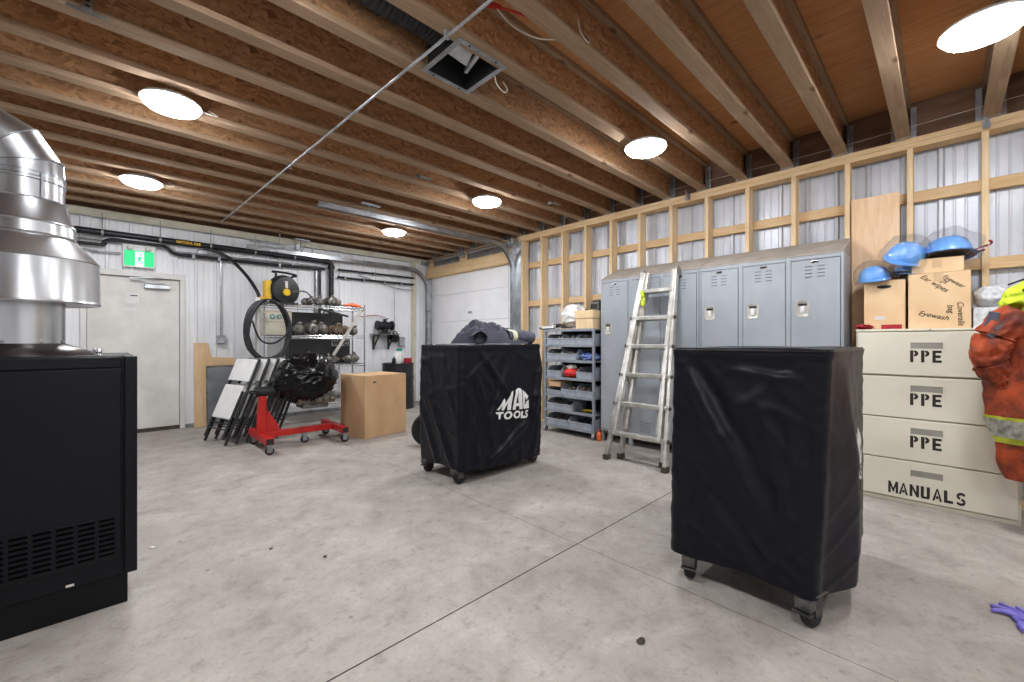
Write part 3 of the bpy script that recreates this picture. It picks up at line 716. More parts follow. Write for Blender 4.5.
# ------------------------------------------------------------------ lockers
LF = 4.37
def locker_bank(label, y0, pitch, n, hzz):
    W = pitch * n; T = thing('locker_bank', label, 'lockers', (LF, y0 + W / 2, 0), 0, 'grey locker banks')
    D = .375
    def bx(nm, x0, x1, ya, yb, z0, z1, m, par=T, bev=.002): g = G(); g.box(x0, x1, ya - W / 2, yb - W / 2, z0, z1); return g.build(nm, m, par, 0, bev)
    g = G(); g.box(.012, D, -W / 2, W / 2, .13, 1.96); g.build('body', 'locker', T, 0, .002)
    g = G(); poly = [(.0, 1.9605), (.0, 1.972), (D, 2.135), (D, 1.9605)]
    g.prism(poly, lambda a, b, d: V((a, d, b)), -W / 2, W / 2); g.build('sloped_top', 'locker_top', T, 0, .002)
    for k in range(n + 1):
        y = k * pitch; w_ = .019; a, b = max(0, y - w_), min(W, y + w_)
        bx('frame_post', -.003, .0115, a, b, .13, 1.958, 'locker')
        bx('foot', .01, .05, max(0, y - .022), min(W, y + .022), 0, .129, 'locker'); bx('foot', D - .05, D - .01, max(0, y - .022), min(W, y + .022), 0, .129, 'locker')
    for k in range(n):
        a, b = k * pitch + .023, (k + 1) * pitch - .023; m = (a + b) / 2 - W / 2
        bx('frame_rail', -.002, .0115, a - .003, b + .003, 1.925, 1.958, 'locker'); bx('frame_rail', -.002, .0115, a - .003, b + .003, .131, .150, 'locker')
        d = bx('door', -.010, .0113, a, b, .156, 1.918, 'locker', T, .003)
        for zone in ((1.865, 1.835, 1.805, 1.775, -1), (1.865, 1.835, 1.805, 1.775, 1), (.305, .28, .255, .23, .205, -1)):
          g = G()
          for zz in zone[:-1]:
            for s in zone[-1:]:
                wd = .052 if zz > 1 else .07; c = m + s * (.045 if zz > 1 else 0)
                if zz < 1 and s > 0: continue
                A = Matrix.Translation((-.0115, c, zz)) @ Matrix.Rotation(R(-30), 4, 'Y')
                g.box(-.0035, .0025, -wd / 2 * (1 if zz > 1 else 1.9), wd / 2 * (1 if zz > 1 else 1.9), -.0012, .0012, 0, A)
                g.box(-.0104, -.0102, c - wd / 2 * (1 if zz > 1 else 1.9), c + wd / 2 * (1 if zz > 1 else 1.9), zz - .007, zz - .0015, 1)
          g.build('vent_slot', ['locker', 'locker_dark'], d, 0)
        g = G(); g.box(-.0135, -.0102, m - .03, m + .03, 1.886, 1.908); g.box(-.0138, -.0136, m - .024, m + .024, 1.89, 1.904, 1); g.build('number_plate', ['chrome', 'ink'], d, 0)
        hy, hz = b - W / 2 - .085, hzz
        g = G(); ring = [(cos(t_) * abs(cos(t_)) ** -.5 if abs(cos(t_)) > 1e-3 else 0, sin(t_) * abs(sin(t_)) ** -.5 if abs(sin(t_)) > 1e-3 else 0) for t_ in [2 * pi * i / 32 for i in range(32)]]
        vs_ = []
        for sc, xx in ((1.0, -.0102), (1.0, -.0135), (.82, -.014), (.78, -.0125), (.6, -.0105)):
            for cy_, cz_ in ring: vs_.append((xx, hy + cy_ * .052 * sc, hz + cz_ * .074 * sc))
        fs_ = [(j * 32 + i, j * 32 + (i + 1) % 32, (j + 1) * 32 + (i + 1) % 32, (j + 1) * 32 + i) for j in range(4) for i in range(32)] + [tuple(128 + i for i in range(32))]
        g.add(vs_, fs_); hc = g.build('recessed_handle', 'alu', d, 30)
        g = G(); g.box(-.020, -.0106, hy - .016, hy + .016, hz - .035, hz + .022); g.box(-.024, -.0202, hy - .013, hy + .013, hz - .02, hz + .010); g.build('latch', 'white_plastic', d, 0, .002)
        g = G(); g.box(-.0116, -.0106, hy - .032, hy + .032, hz + .026, hz + .046); g.build('latch_slot', 'ink', d, 0)
    return T
locker_bank('grey three-door locker bank behind the aluminium ladder', 1.757, .3930, 3, 1.37)
locker_bank('grey three-door locker bank beside the cream filing cabinet', .580, .3905, 3, 1.50)

# ------------------------------------------------------------------ filing cabinet
CF, ca, cb, cz = 4.315, -.350, .495, 1.312
T = thing('filing_cabinet', 'cream four-drawer filing cabinet with black stencilled letters under cardboard boxes', 'filing cabinet', (CF + .2, (ca + cb) / 2, 0))
g = G(); g.box(CF + .016, CF + .43, ca, cb, .0, cz - .018); g.build('body', 'cream_metal', T, 0, .003, True)
g = G(); g.box(CF - .004, CF + .432, ca - .002, cb + .002, cz - .0175, cz); g.build('top', 'cream_metal', T, 0, .004, True)
g = G(); g.box(CF + .001, CF + .0155, ca, cb, .0, .030); g.build('kick_plate', 'cream_metal', T, 0, .003, True)
zs = [.036, .328, .640, .955, cz - .022]
def stencil(word, y_left, w_, h, z0, par):
    SH = { 'P': [[(0, 0), (.28, 0), (.28, 1), (0, 1)], ('a', .36, .74, .30, .26, .13, .11)], 'E': [[(0, 0), (.27, 0), (.27, 1), (0, 1)], [(.33, 0), (.85, 0), (.85, .18), (.33, .18)], [(.33, .41), (.75, .41), (.75, .59), (.33, .59)], [(.33, .82), (.85, .82), (.85, 1), (.33, 1)]],
          'M': [[(0, 0), (.2, 0), (.2, 1), (0, 1)], [(.8, 0), (1, 0), (1, 1), (.8, 1)], [(.24, 1), (.24, .62), (.42, .1), (.47, .1), (.47, .45)], [(.76, 1), (.76, .62), (.58, .1), (.53, .1), (.53, .45)]],
          'A': [[(0, 0), (.24, 0), (.46, .85), (.46, 1), (.36, 1)], [(.9, 0), (.66, 0), (.5, .85), (.5, 1), (.58, 1)], [(.36, .2), (.56, .2), (.53, .38), (.39, .38)]],
          'N': [[(0, 0), (.22, 0), (.22, 1), (0, 1)], [(.68, 0), (.9, 0), (.9, 1), (.68, 1)], [(.26, 1), (.26, .62), (.64, 0), (.64, .38)]],
          'U': [[(0, .2), (.25, .2), (.25, 1), (0, 1)], [(.6, .2), (.85, .2), (.85, 1), (.6, 1)], [(0, .16), (.08, .03), (.2, 0), (.4, 0), (.4, .18), (.3, .18), (.26, .16)], [(.85, .16), (.77, .03), (.65, 0), (.45, 0), (.45, .18), (.55, .18), (.59, .16)]],
          'L': [[(0, 0), (.26, 0), (.26, 1), (0, 1)], [(.32, 0), (.8, 0), (.8, .2), (.32, .2)]],
          'S': [('r', [(.78, .80), (.6, .91), (.3, .89), (.12, .74), (.2, .60), (.36, .55)], .21), ('r', [(.46, .47), (.66, .42), (.74, .28), (.62, .12), (.3, .09), (.06, .2)], .21)]}
    n = len(word); cw = w_ / n; g = G()
    for i, ch in enumerate(word):
        for s in SH[ch]:
            if s[0] == 'a':
                polys = [ringpoly(s[1], s[2], s[3] + .16, s[4], s[5], s[6] - .02, -88, 88)]
            elif s[0] == 'r': polys = [ribbon([(p[0], p[1]) for p in spline([(a, b, 0) for a, b in s[1]], 4)], s[2])]
            else: polys = [s]
            for poly in polys:
                if s[0] not in ('a', 'r'):
                    mx_, mz_ = sum(p[0] for p in poly) / len(poly), sum(p[1] for p in poly) / len(poly)
                    poly = [(p[0] + .035 * (1 if p[0] > mx_ else -1), min(1, max(0, p[1] + .02 * (1 if p[1] > mz_ else -1)))) for p in poly]
                g.prism(poly, lambda a, b, d: V((CF - .0165 - d, y_left - (i + a * .88) * cw, z0 + b * h)), 0, .0006)
    return g.build('stencil_lettering', 'ink', par, 0, 0, True)
for k in range(4):
    g = G(); z0, z1 = zs[k] + .004, zs[k + 1] - .004
    if k == 3: z0 += .006
    g.box(CF - .016, CF + .0155, ca + .014, cb - .014, z0, z1); d = g.build('drawer', 'cream_metal', T, 0, .004, True)
    hz = z1 - (.088 if k < 3 else .105)
    # children are placed in world space, then re-expressed under the cabinet
    d.location = (0, 0, 0)
    def onto(o):
        o.parent = d; return o
    g = G(); a, b = .172, .016
    g.box(CF - .0168, CF - .0163, b, a, hz - .017, hz + .022); onto(g.build('pull_recess', 'slot_grey', T, 0, 0, True))
    g = G()
    for (ya, yb, za, zb) in ((b - .006, a + .006, hz + .022, hz + .028), (b - .006, b, hz - .02, hz + .028), (a, a + .006, hz - .02, hz + .028)): g.box(CF - .021, CF - .0162, ya, yb, za, zb)
    g.box(CF - .0185, CF - .0169, b + .004, a - .004, hz + .004, hz + .021); onto(g.build('pull_frame', 'slot_grey', T, 0, 0, True))
    if k: onto(stencil('PPE', .179, .176, .088, hz - .118, T))
    else: onto(stencil('MANUALS', .30, .415, .088, .068, T))
g = G(); g.cyl((CF - .004, .075, cz - .009), (CF - .009, .075, cz - .009), .007, n=12); g.build('lock', 'galv_dull', T, 30, 0, True)

def carton(name, label, loc, L, W, H, rz, m='card_light', tape=True, group=None, flaps=True):
    T = thing(name, label, 'cardboard box', loc, rz, group)
    g = G(); g.box(-L / 2, L / 2, -W / 2, W / 2, 0, H - .003); g.build('body', m, T, 0, .004)
    g = G(); g.box(-L / 2 - .001, L / 2 + .001, -W / 2 - .001, -.0015, H - .0028, H); g.build('flap', m, T, 0, .001)
    g = G(); g.box(-L / 2 - .001, L / 2 + .001, .0015, W / 2 + .001, H - .0028, H); g.build('flap', m, T, 0, .001)
    if tape:
        g = G(); g.box(-L / 2 - .0014, L / 2 + .0014, -.025, .025, H + .0001, H + .0005); g.box(-L / 2 - .0018, -L / 2 - .0012, -.025, .025, H - .07, H + .0003); g.build('tape', 'tape', T, 0)
    return T
def scrawl(T, body, size, x, y, z, ang):
    """marker writing on the -x face"""
    a = R(ang); ca_, sa_ = cos(a), sin(a)
    def fn(u, v):
        u2, v2 = u + .25 * v, v
        return V((x - .0012, y - (u2 * ca_ - v2 * sa_), z + u2 * sa_ + v2 * ca_))
    text_mesh(body, size, fn, 'pen', T, 'handwriting', bold=.0004)
bz = cz + .001
T = carton('cardboard_box', 'tan cardboard box with an oval hand hole, next to the grey lockers', (4.575, .335, bz), .31, .245, .385, 0, 'card_light', False, 'boxes on the filing cabinet')
g = G(); ov = [(.045 * cos(2 * pi * i / 24), .014 * sin(2 * pi * i / 24)) for i in range(24)]
g.prism(ov, lambda a, b, d: V((-.1552 - d, a, .335 + b)), 0, .0008); g.build('hand_hole', 'ink', T, 0)
g = G(); g.box(-.1562, -.1551, -.005, .055, .075, .105); g.build('label_scrap', 'stain', T, 0)
T = carton('cardboard_box', 'larger tan cardboard box with black marker writing under a flat box', (4.578, .033, bz), .33, .325, .415, 0, 'card_light', True, 'boxes on the filing cabinet')
scrawl(T, 'Eyewash', .048, -.165, .11, .105, -17); scrawl(T, 'Coveralls', .045, -.165, -.095, .19, -88); scrawl(T, 'bag', .045, -.165, -.045, .17, -85)
scrawl(T, 'Ear wipes', .047, -.165, .10, .385, -42); scrawl(T, 'Plugs', .045, -.165, .03, .39, -45); scrawl(T, 'Eyewear', .040, -.165, -.015, .375, -40)
carton('cardboard_box', 'small flat cardboard box lying on the box with marker writing', (4.565, .045, bz + .417), .24, .275, .108, R(2), 'card_light', True, 'boxes on the filing cabinet')
T = carton('wrapped_parcel', 'silvery bubble wrapped parcel beside the cardboard box, lower one', (4.55, -.235, bz), .25, .19, .145, 0, 'bubble', False)
T['category'] = 'parcel'
T = thing('wrapped_parcel', 'rumpled bubble wrap bundle resting on the silvery parcel', 'parcel', (4.56, -.235, bz + .147))
g = G(); g.blob((0, 0, .075), (.13, .095, .085), 3, .14, 2.2, 40, 24, flat=-.074); g.build('bundle', 'bubble', T, 60)
g = G(); g.blob((0, 0, .02), (.12, .055, .022), 5, .3, 3, flat=-.0195)
o = g.build('folded_cloth', 'red_cloth', None, 60); o.location = (4.42, .455, bz); tag(o, 'dark red cloth on the filing cabinet corner beside the lockers', 'cloth')
g = G(); g.box(-.004, .004, -.06, .06, 0, .035)
o = g.build('red_packet', 'red_cloth', None, 0, .002); o.location = (4.405, .29, bz); tag(o, 'dull red flat packet standing against the box with the hand hole', 'packet')

# bagged hard hats
def helmet(label, loc, rot, s=1.0, badge=False):
    T = thing('hard_hat', label, 'hard hat', loc, 0, 'bagged blue hard hats'); T.rotation_euler = rot
    g = G()
    def sh(u, v):
        a = 2 * pi * u; b = v * pi / 2; r = cos(b) ** .75
        rid = .006 * max(0, 1 - abs(sin(a)) * 6) * sin(b) if True else 0
        return V((.135 * r * cos(a), .108 * r * sin(a), .122 * sin(b) + rid)) * s
    g.grid(sh, 40, 14, True); shell = g.build('shell', 'helmet', T, 60)
    g = G()
    def br(u, v):
        a = 2 * pi * u; k = 1 + v * (.10 + .28 * max(0, cos(a)) ** 2); return V((.135 * k * cos(a), .108 * (1 + v * .1) * sin(a), .004 - .012 * v * max(0, cos(a)) - .004 * v)) * s
    g.grid(br, 40, 4, True); g.build('brim', 'helmet', T, 60)
    if badge:
        g = G(); g.grid(lambda u, v: sh(.03 + .045 * u, .42 + .16 * v) * 1.012, 4, 3); g.build('badge', 'ink', shell, 60)
    g = G(); g.lathe([(.10, .002), (.098, .022)], n=28, sx=1.2, sy=.95); g.build('headband', 'black', T, 60)
    g = G(); sd = loc[0] * 3 + loc[1] * 17
    def bag(u, v):
        a, b = 2 * pi * u, pi * (v - .5); d = V((cos(a) * cos(b), sin(a) * cos(b), sin(b)))
        k = 1.0 + .16 * noise.noise(d * 2.2 + V((sd, 1, 2))) + .09 * (1 - 2 * abs(noise.noise(d * 4 + V((2, sd, 0)))))
        return V((d.x * .19 * k, d.y * .135 * k, max(-.018, d.z * .135 * k + .03))) * s
    g.grid(bag, 44, 26, True); g.build('plastic_bag', 'film', T, 60)
helmet('bagged blue hard hat on the box with the hand hole, at its outer corner', (4.50, .40, bz + .405), (R(8), R(6), R(200)), .92)
helmet('bagged blue hard hat lying flat and half hidden behind the small flat box', (4.58, .20, bz + .435), (R(-4), R(2), R(190)), .85)
helmet('bagged blue hard hat tilted high on the pile behind the small flat box', (4.515, .225, bz + .552), (R(-28), R(12), R(165)), 1.08)
helmet('bagged blue hard hat with a black badge resting on the small flat box', (4.585, -.005, bz + .548), (R(-10), R(-8), R(215)), 1.2, True)
g = G()
for k in range(5):
    a = k * .8; g.tube(spline([(0, .01 * k - .03, .012 + .006 * k), (.01, -.03 - .02 * k, .03 + .012 * k), (-.01, -.085 - .006 * k, .04 + .016 * k)], 6), .0075, 6, k % 2)
o = g.build('strap_bundle', ['red_cloth', 'white_plastic'], None, 60); o.location = (4.565, -.115, bz + .525); tag(o, 'bundle of red and white straps beside the badge hard hat', 'strap')

# ------------------------------------------------------------------ hanging work clothes on a coat stand
T = thing('coat_stand', 'dark metal coat stand carrying orange and lime work clothes', 'coat stand', (4.12, -.52, 0))
g = G(); g.cyl((0, 0, .03), (0, 0, 1.72), .016, n=14); g.build('pole', 'black', T)
g = G()
for k in range(4): a = R(45 + 90 * k); g.tube([(0, 0, .05), (.12 * cos(a), .12 * sin(a), .04), (.2 * cos(a), .2 * sin(a), .012)], .012, 8)
g.build('base', 'black', T)
for a in (100, 190, 280, 350):
    c, s_ = cos(R(a)), sin(R(a)); g = G(); g.tube(spline([(.01 * c, .01 * s_, 1.5), (.08 * c, .08 * s_, 1.46), (.12 * c, .12 * s_, 1.52)]), .007, 8); g.build('hook', 'black', T)
def garment(sections, seed, amp, nu=90, nv=70, k=1.0, v0=0, v1=1):
    S = sections
    def fn(u, v):
        v = v0 + (v1 - v0) * v; f = v * (len(S) - 1); i = min(int(f), len(S) - 2); s = f - i; s = s * s * (3 - 2 * s) * .5 + s * .5
        x, y, z, a, b = [S[i][j] * (1 - s) + S[i + 1][j] * s for j in range(5)]
        t_ = 2 * pi * u; q = V((cos(t_) * 1.5 + seed, sin(t_) * 1.5, z * 2.2))
        r = k + amp * noise.noise(q) + amp * .9 * (1 - 2.4 * abs(noise.noise(q * 1.7 + V((z * 1.8, 4, 1))))) + amp * .35 * noise.noise(q * 4)
        return V((x + a * cos(t_) * r, y + b * sin(t_) * r, z))
    g = G(); g.grid(fn, nu, nv, True); return g
T = thing('orange_jacket', 'dirty orange work jacket with a lime and silver band hanging before the cabinet', 'jacket', (4.10, -.50, .33))
S = [(4.10, -.465, .355, .09, .18), (4.10, -.455, .50, .11, .21), (4.09, -.425, .75, .12, .235), (4.09, -.41, .95, .12, .225), (4.08, -.405, 1.15, .115, .215), (4.08, -.40, 1.30, .10, .205), (4.09, -.40, 1.40, .07, .18), (4.10, -.405, 1.44, .03, .1)]
b = garment(S, 2.2, .13).build('jacket_body', 'orange_cloth', T, 70, 0, True)
for nm, m, va, vb, kk in (('reflective_band', 'lime_band', .195, .285, 1.012), ('reflective_band', 'silver_tape', .212, .268, 1.022)):
    o = garment(S, 2.2, .13, 90, 8, kk, va, vb).build(nm, m, T, 70, 0, True)
g = G()
pts = spline([(4.04, -.32, 1.37), (4.00, -.225, 1.25), (4.0, -.19, 1.12), (4.03, -.235, 1.02), (4.05, -.27, .95)], 10)
def slf(u, v):
    f = v * (len(pts) - 1); i = min(int(f), len(pts) - 2); p = pts[i].lerp(pts[i + 1], f - i); a = 2 * pi * u
    d = (pts[i + 1] - pts[i]).normalized(); x, y = basis(d); q = V((cos(a) * 1.3, sin(a) * 1.3, v * 5 + 2))
    r = (.088 - .028 * v) * (1 + .22 * noise.noise(q) + .24 * (1 - 2.4 * abs(noise.noise(q * 1.9)))); return p + (x * cos(a) + y * sin(a)) * r
g.grid(slf, 44, 50, True); g.build('sleeve', 'orange_cloth', T, 70, 0, True)
pts = spline([(4.09, -.54, 1.37), (4.10, -.66, 1.22), (4.12, -.70, 1.0), (4.12, -.70, .82)], 12)
g = G(); g.grid(slf, 44, 50, True); g.build('sleeve', 'orange_cloth', T, 70, 0, True)
g = G(); g.bar((3.945, -.215, 1.40), (3.955, -.19, 1.30), .05, .012, up=(1, 0, 0)); g.bar((3.93, -.25, 1.31), (3.925, -.19, 1.245), .035, .01, up=(1, 0, 0)); g.build('dark_tab', 'jacket_dark', T, 0, .004, True)
T = thing('lime_vest', 'lime yellow safety vest bundled on the coat stand above the orange jacket', 'vest', (4.12, -.44, 1.40))
g = G(); A = Matrix.Rotation(R(-25), 4, 'X')
g.blob((4.08, -.45, 1.52), (.11, .20, .10), 6, .2, 1.8, 60, 40, ridge=True, M=A); vb_ = g.build('vest_body', 'hivis', T, 70, 0, True)
g = G(); g.blob((4.06, -.52, 1.62), (.09, .14, .10), 9, .2, 2, 40, 26, ridge=True); g.build('shoulder', 'hivis', T, 70, 0, True)
g = G(); g.tube(spline([(3.99, -.27, 1.565), (3.965, -.36, 1.60), (3.965, -.48, 1.615)], 8), .006, 6); g.build('edging', 'black', T, 60, 0, True)
g = G(); g.lathe([(0, 0), (.012, 0), (.012, .004), (0, .005)], n=14, M=Matrix.Translation((3.965, -.335, 1.525)) @ Matrix.Rotation(R(-90), 4, 'Y')); g.build('snap', 'ink', T, 60, 0, True)

# ------------------------------------------------------------------ ladder against the lockers
T = thing('ladder', 'worn aluminium multi-position ladder with six rungs leaning on the grey lockers', 'ladder', (3.73, 2.12, 0))
TZ = 1.965
def half(dx0, dx1, wb, wt, zb, out, rungs):
    """rails of one half; rungs drawn between them"""
    for s in (1, -1):
        p, q = V((dx0, s * wb, zb)), V((dx1, s * wt + .02, TZ))
        g = G(); g.bar(p, q, .062, .034, up=(0, 1, 0)); r = g.build('outer_rail' if out else 'inner_rail', 'alu', T, 0, .004)
        if out:
            g = G(); g.box(dx0 - .04, dx0 + .035, s * wb - .028, s * wb + .028, 0, .055); g.build('rubber_foot', 'foot', r, 0, .006)
    for z in rungs:
        f = (z - zb) / (TZ - zb); x = dx0 + (dx1 - dx0) * f; w = wb + (wt - wb) * f
        g = G(); g.box(x - .046, x + .022, -w + .005, w + .02 + .0 * f, z - .022, z + .020); r = g.build('rung', 'alu', T, 0, .006)
        if out:
            g = G()
            for s in (1, -1): g.cyl((x - .02, s * (w + .016) + .02 * f, z), (x - .02, s * (w + .032) + .02 * f, z), .021, .018, 12)
            g.build('rung_cap', 'foot', r)
half(0, .555, .315, .185, .045, True, [.275, .572, .869, 1.166, 1.463])
half(.03, .555, .245, .165, .26, False, [1.757])
half(.13, .60, .23, .17, .045, True, [])
half(.145, .60, .17, .15, .30, False, [.56, .858, 1.156, 1.455, 1.755])
g = G()
for s in (1, -1):
    g.lathe([(0, -.018), (.052, -.016), (.056, 0), (.052, .016), (0, .018)], (.575, s * .19 + .02, 1.955), 22, M=Matrix.Rotation(R(90), 4, 'X'))
    g.build('hinge', 'alu_dark', T, 30); g = G()
g = G(); g.box(.435, .439, .13, .175, 1.60, 1.72); g.box(.42, .436, .135, .165, 1.70, 1.76); g.build('yellow_tag', 'hivis', T, 0)
g = G(); g.tube(spline([(.0, -.30, .02), (.03, 0, .012), (.13, .22, .02)], 8), .005, 6); g.build('tie_cord', 'alu_dark', T)

# ------------------------------------------------------------------ rack of parts bins
RX, RY0, RY1 = 4.30, 2.99, 3.80
T = thing('bin_rack', 'grey steel rack holding six shelves of grey parts bins beside the lockers', 'shelf rack', (RX + .19, (RY0 + RY1) / 2, 0))
for x in (RX + .012, RX + .37):
    for y in (RY0 + .012, RY1 - .012):
        g = G(); g.box(x - .015, x + .015, y - .015, y + .015, .085, 1.375); p = g.build('post', 'rack', T, 0, .002, True)
        g = G(); g.box(x - .02, x + .02, y - .025, y + .025, .068, .085); g.cyl((x, y - .016, .036), (x, y + .016, .036), .035, n=18); g.build('caster', 'galv_dull', p, 30, 0, False) if False else g.build('caster', 'galv_dull', T, 30, 0, True)
SHZ = [.10, .305, .505, .735, .965, 1.165]
for z in SHZ + [1.365]:
    g = G(); g.box(RX, RX + .385, RY0, RY1, z - .012, z); g.box(RX - .004, RX + .002, RY0, RY1, z - .022, z + .012); g.build('shelf', 'rack', T, 0, .002, True)
g = G(); g.box(RX + .384, RX + .388, RY0, RY1, .1, 1.36); g.build('back_panel', 'rubber', T, 0, 0, True)
ROW = ['bottom', 'fifth', 'fourth', 'third', 'second', 'top']
def bin_mesh(W, H, D, div):
    g = G(); t_ = .004; h2 = H * .62
    g.box(0, D, -W / 2, W / 2, 0, t_); g.box(D - t_, D, -W / 2, W / 2, t_, H)
    for s in (-1, 1):
        a, b = (s * W / 2 - t_, s * W / 2) if s > 0 else (-W / 2, -W / 2 + t_)
        g.prism([(0, t_), (0, h2), (.07, H), (D - t_, H), (D - t_, t_)], lambda u, v, d: V((u, d, v)), a, b)
    g.box(0, t_, -W / 2 + t_, W / 2 - t_, t_, h2)
    g.box(-.010, .001, -W / 2, W / 2, h2 - .012, h2)
    for k in range(div + 1):
        y = -W / 2 + .02 + (W - .04) * k / max(div, 1); g.box(-.007, .001, y - .004, y + .004, .012, h2 - .012)
    g.box(-.004, .001, -W * .32, W * .32, .022, .026); g.box(-.004, .001, -W * .32, W * .32, h2 - .035, h2 - .031)
    return g
def pbin(row, y, W, H, D, div, where):
    T = thing('parts_bin', 'grey plastic parts bin, %s, on the %s shelf of the rack' % (where, ROW[row]), 'bin', (RX + .006, y, SHZ[row] + .001), 0, 'grey parts bins in the rack')
    bin_mesh(W, H, D, div).build('bin_body', 'bin', T, 0, .0015)
    return T
def junk(T, W, D, H, m, seed, nm='contents'):
    rr = random.Random(seed); g = G()
    for k in range(26):
        c = V((rr.uniform(.03, D - .04), rr.uniform(-W / 2 + .03, W / 2 - .03), H + rr.uniform(-.02, .012)))
        d = V((rr.uniform(-1, 1), rr.uniform(-1, 1), rr.uniform(-.4, .4))).normalized() * rr.uniform(.012, .03)
        g.cyl(c - d, c + d, rr.uniform(.005, .012), n=7)
    o = g.build(nm, m, T, 30); o['kind'] = 'stuff'; return o
w3 = .244
P3 = [RY0 + .03 + w3 / 2 + k * (w3 + .004) for k in range(3)]
NM = ['next to the lockers', 'in the middle', 'next to the garage door']
for k in range(3): junk(pbin(5, P3[k], w3, .145, .33, 1, NM[k]), w3, .33, .105, 'castmetal', k)
for k in (1, 2): junk(pbin(4, P3[k], w3, .145, .33, 1, NM[k]), w3, .33, .10, 'castmetal', 5 + k)
for k in (0, 2): junk(pbin(3, P3[k], w3, .15, .33, 1, NM[k]), w3, .33, .09, 'rubber', 9 + k)
for k in (0, 1): junk(pbin(2, P3[k], w3, .14, .33, 1, NM[k]), w3, .33, .10, 'rustmetal', 12 + k)
pb = pbin(2, P3[2], w3, .10, .33, 1, NM[2])
junk(pbin(1, RY1 - .03 - .22, .42, .14, .33, 3, 'long with dividers'), .42, .33, .09, 'castmetal', 21)
junk(pbin(0, RY0 + .03 + .185, .37, .14, .33, 3, 'long, locker side'), .37, .33, .09, 'rubber', 22)
junk(pbin(0, RY1 - .03 - .185, .37, .14, .33, 3, 'long, garage side'), .37, .33, .09, 'castmetal', 23)
g = G(); g.blob((0, 0, .05), (.12, .115, .05), 4, .25, 2.6, 36, 20, ridge=True, flat=-.049); o = g.build('wrapped_pack', 'blue_cloth', None, 60); o.location = (RX + .14, P3[0], SHZ[4] + .002); tag(o, 'blue and white wrapped pack on the second shelf of the bin rack', 'pack')
T = thing('red_tool_bag', 'bright red rounded tool bag on the third shelf of the bin rack', 'bag', (RX + .09, P3[1], SHZ[3] + .002))
g = G(); g.blob((0, 0, .065), (.11, .112, .066), 8, .1, 1.6, 40, 22, flat=-.064); g.build('bag_body', 'red_bag', T, 60)
g = G(); g.blob((-.01, 0, .14), (.06, .07, .035), 2, .3, 2.6, 24, 14); g.build('bag_contents', 'stain', T, 60)
g = G(); g.tube(spline([(-.10, -.09, .06), (-.123, 0, .068), (-.10, .09, .06)], 8), .006, 6); g.build('zip', 'red_cloth', T)
carton('small_box', 'small brown cardboard box on top of the low bin on the fourth shelf', (RX + .15, P3[2], SHZ[2] + .108), .26, .20, .075, 0, 'card', False)
T = thing('yellow_tool', 'yellow handled tool lying on the fifth shelf of the bin rack', 'tool', (RX + .10, RY0 + .2, SHZ[1] + .002))
g = G(); g.tube(spline([(0, -.14, .02), (.03, -.05, .028), (.01, .04, .02)], 6), .014, 8); g.tube(spline([(.05, -.12, .02), (.04, -.05, .02), (.02, .04, .02)], 6), .012, 8); g.build('handle', 'yellow', T)
g = G(); g.bar((.012, .03, .02), (.03, .17, .016), .04, .022); g.build('jaw', 'castmetal', T, 0, .004)
T = thing('white_sack', 'crumpled white sack standing on top of the bin rack', 'sack', (RX + .18, 3.43, 1.405))
g = G(); g.blob((0, 0, .14), (.13, .17, .145), 12, .16, 1.5, 50, 34, ridge=True, flat=-.139, M=Matrix.Rotation(R(12), 4, 'X')); g.build('sack_body', 'white_plastic', T, 60)
g = G()
for k in range(6): g.tube(spline([(-.05 + .02 * k, -.16, .04 + .035 * k), (-.02, -.185 - .01 * (k % 2), .05 + .035 * k), (.06, -.17, .045 + .035 * k)], 5), .008, 6)
g.build('drawstring', 'red_cloth', T)
T = thing('wooden_drawer_box', 'pale wooden box with a lid board on the bin rack against the lockers', 'box', (RX + .17, 3.13, 1.368))
g = G(); g.box(-.17, .18, -.12, .135, 0, .135); g.build('box_body', 'stud', T, 0, .003)
g = G(); g.box(-.18, .18, -.13, .145, .137, .235); g.build('lid', 'stud', T, 0, .003)
T = thing('radio', 'small dark radio case on the pale wooden box beside the lockers', 'radio', (RX + .19, 3.06, 1.605))
g = G(); g.box(-.07, .07, -.055, .085, 0, .105); g.build('case', 'castmetal', T, 0, .008)
g = G(); g.tube(spline([(0, -.045, .10), (0, -.03, .13), (0, .06, .13), (0, .075, .10)], 5), .007, 6); g.build('handle', 'black', T)
g = G(); g.box(-.0725, -.0702, -.035, .065, .02, .08); g.build('front_grille', 'ink', T, 0)
g = G(); rr = random.Random(4)
for k in range(7):
    c = [(.02 + .1 * rr.random(), -.28 + .09 * j + .03 * rr.random(), .012 + .03 * rr.random() + (.03 if j in (2, 3) else 0)) for j in range(7)]
    g.tube(spline(c, 5), .009, 6)
o = g.build('jumper_cable', 'hose', None); o.location = (RX + .02, 3.66, 1.368); tag(o, 'tangle of dark cables on top of the bin rack in front of the sack', 'cable', None, 'stuff')
g = G(); g.box(-.10, .13, -.24, .22, 0, .016); o = g.build('stained_board', 'card', None, 0, .002); o.location = (RX + .12, 3.36, 1.3675); o.rotation_euler = (0, 0, R(4)); tag(o, 'stained brown board under the white sack on the bin rack', 'board')
g = G(); g.box(-.012, .012, -.045, .16, 0, .03); g.box(-.03, .02, -.07, -.04, 0, .04); o = g.build('white_gun', 'white_plastic', None, 0, .004); o.location = (RX + .02, 3.84 - .14, 1.39); tag(o, 'white plastic tool handle at the garage end of the bin rack top', 'tool')
T = thing('orange_bottle', 'small orange bottle on the floor at the locker foot by the bin rack', 'bottle', (4.335, 2.94, 0))
g = G(); g.lathe([(.026, 0), (.03, .006), (.03, .09), (.022, .105), (.012, .115)], n=18); g.build('bottle_body', 'orange', T)
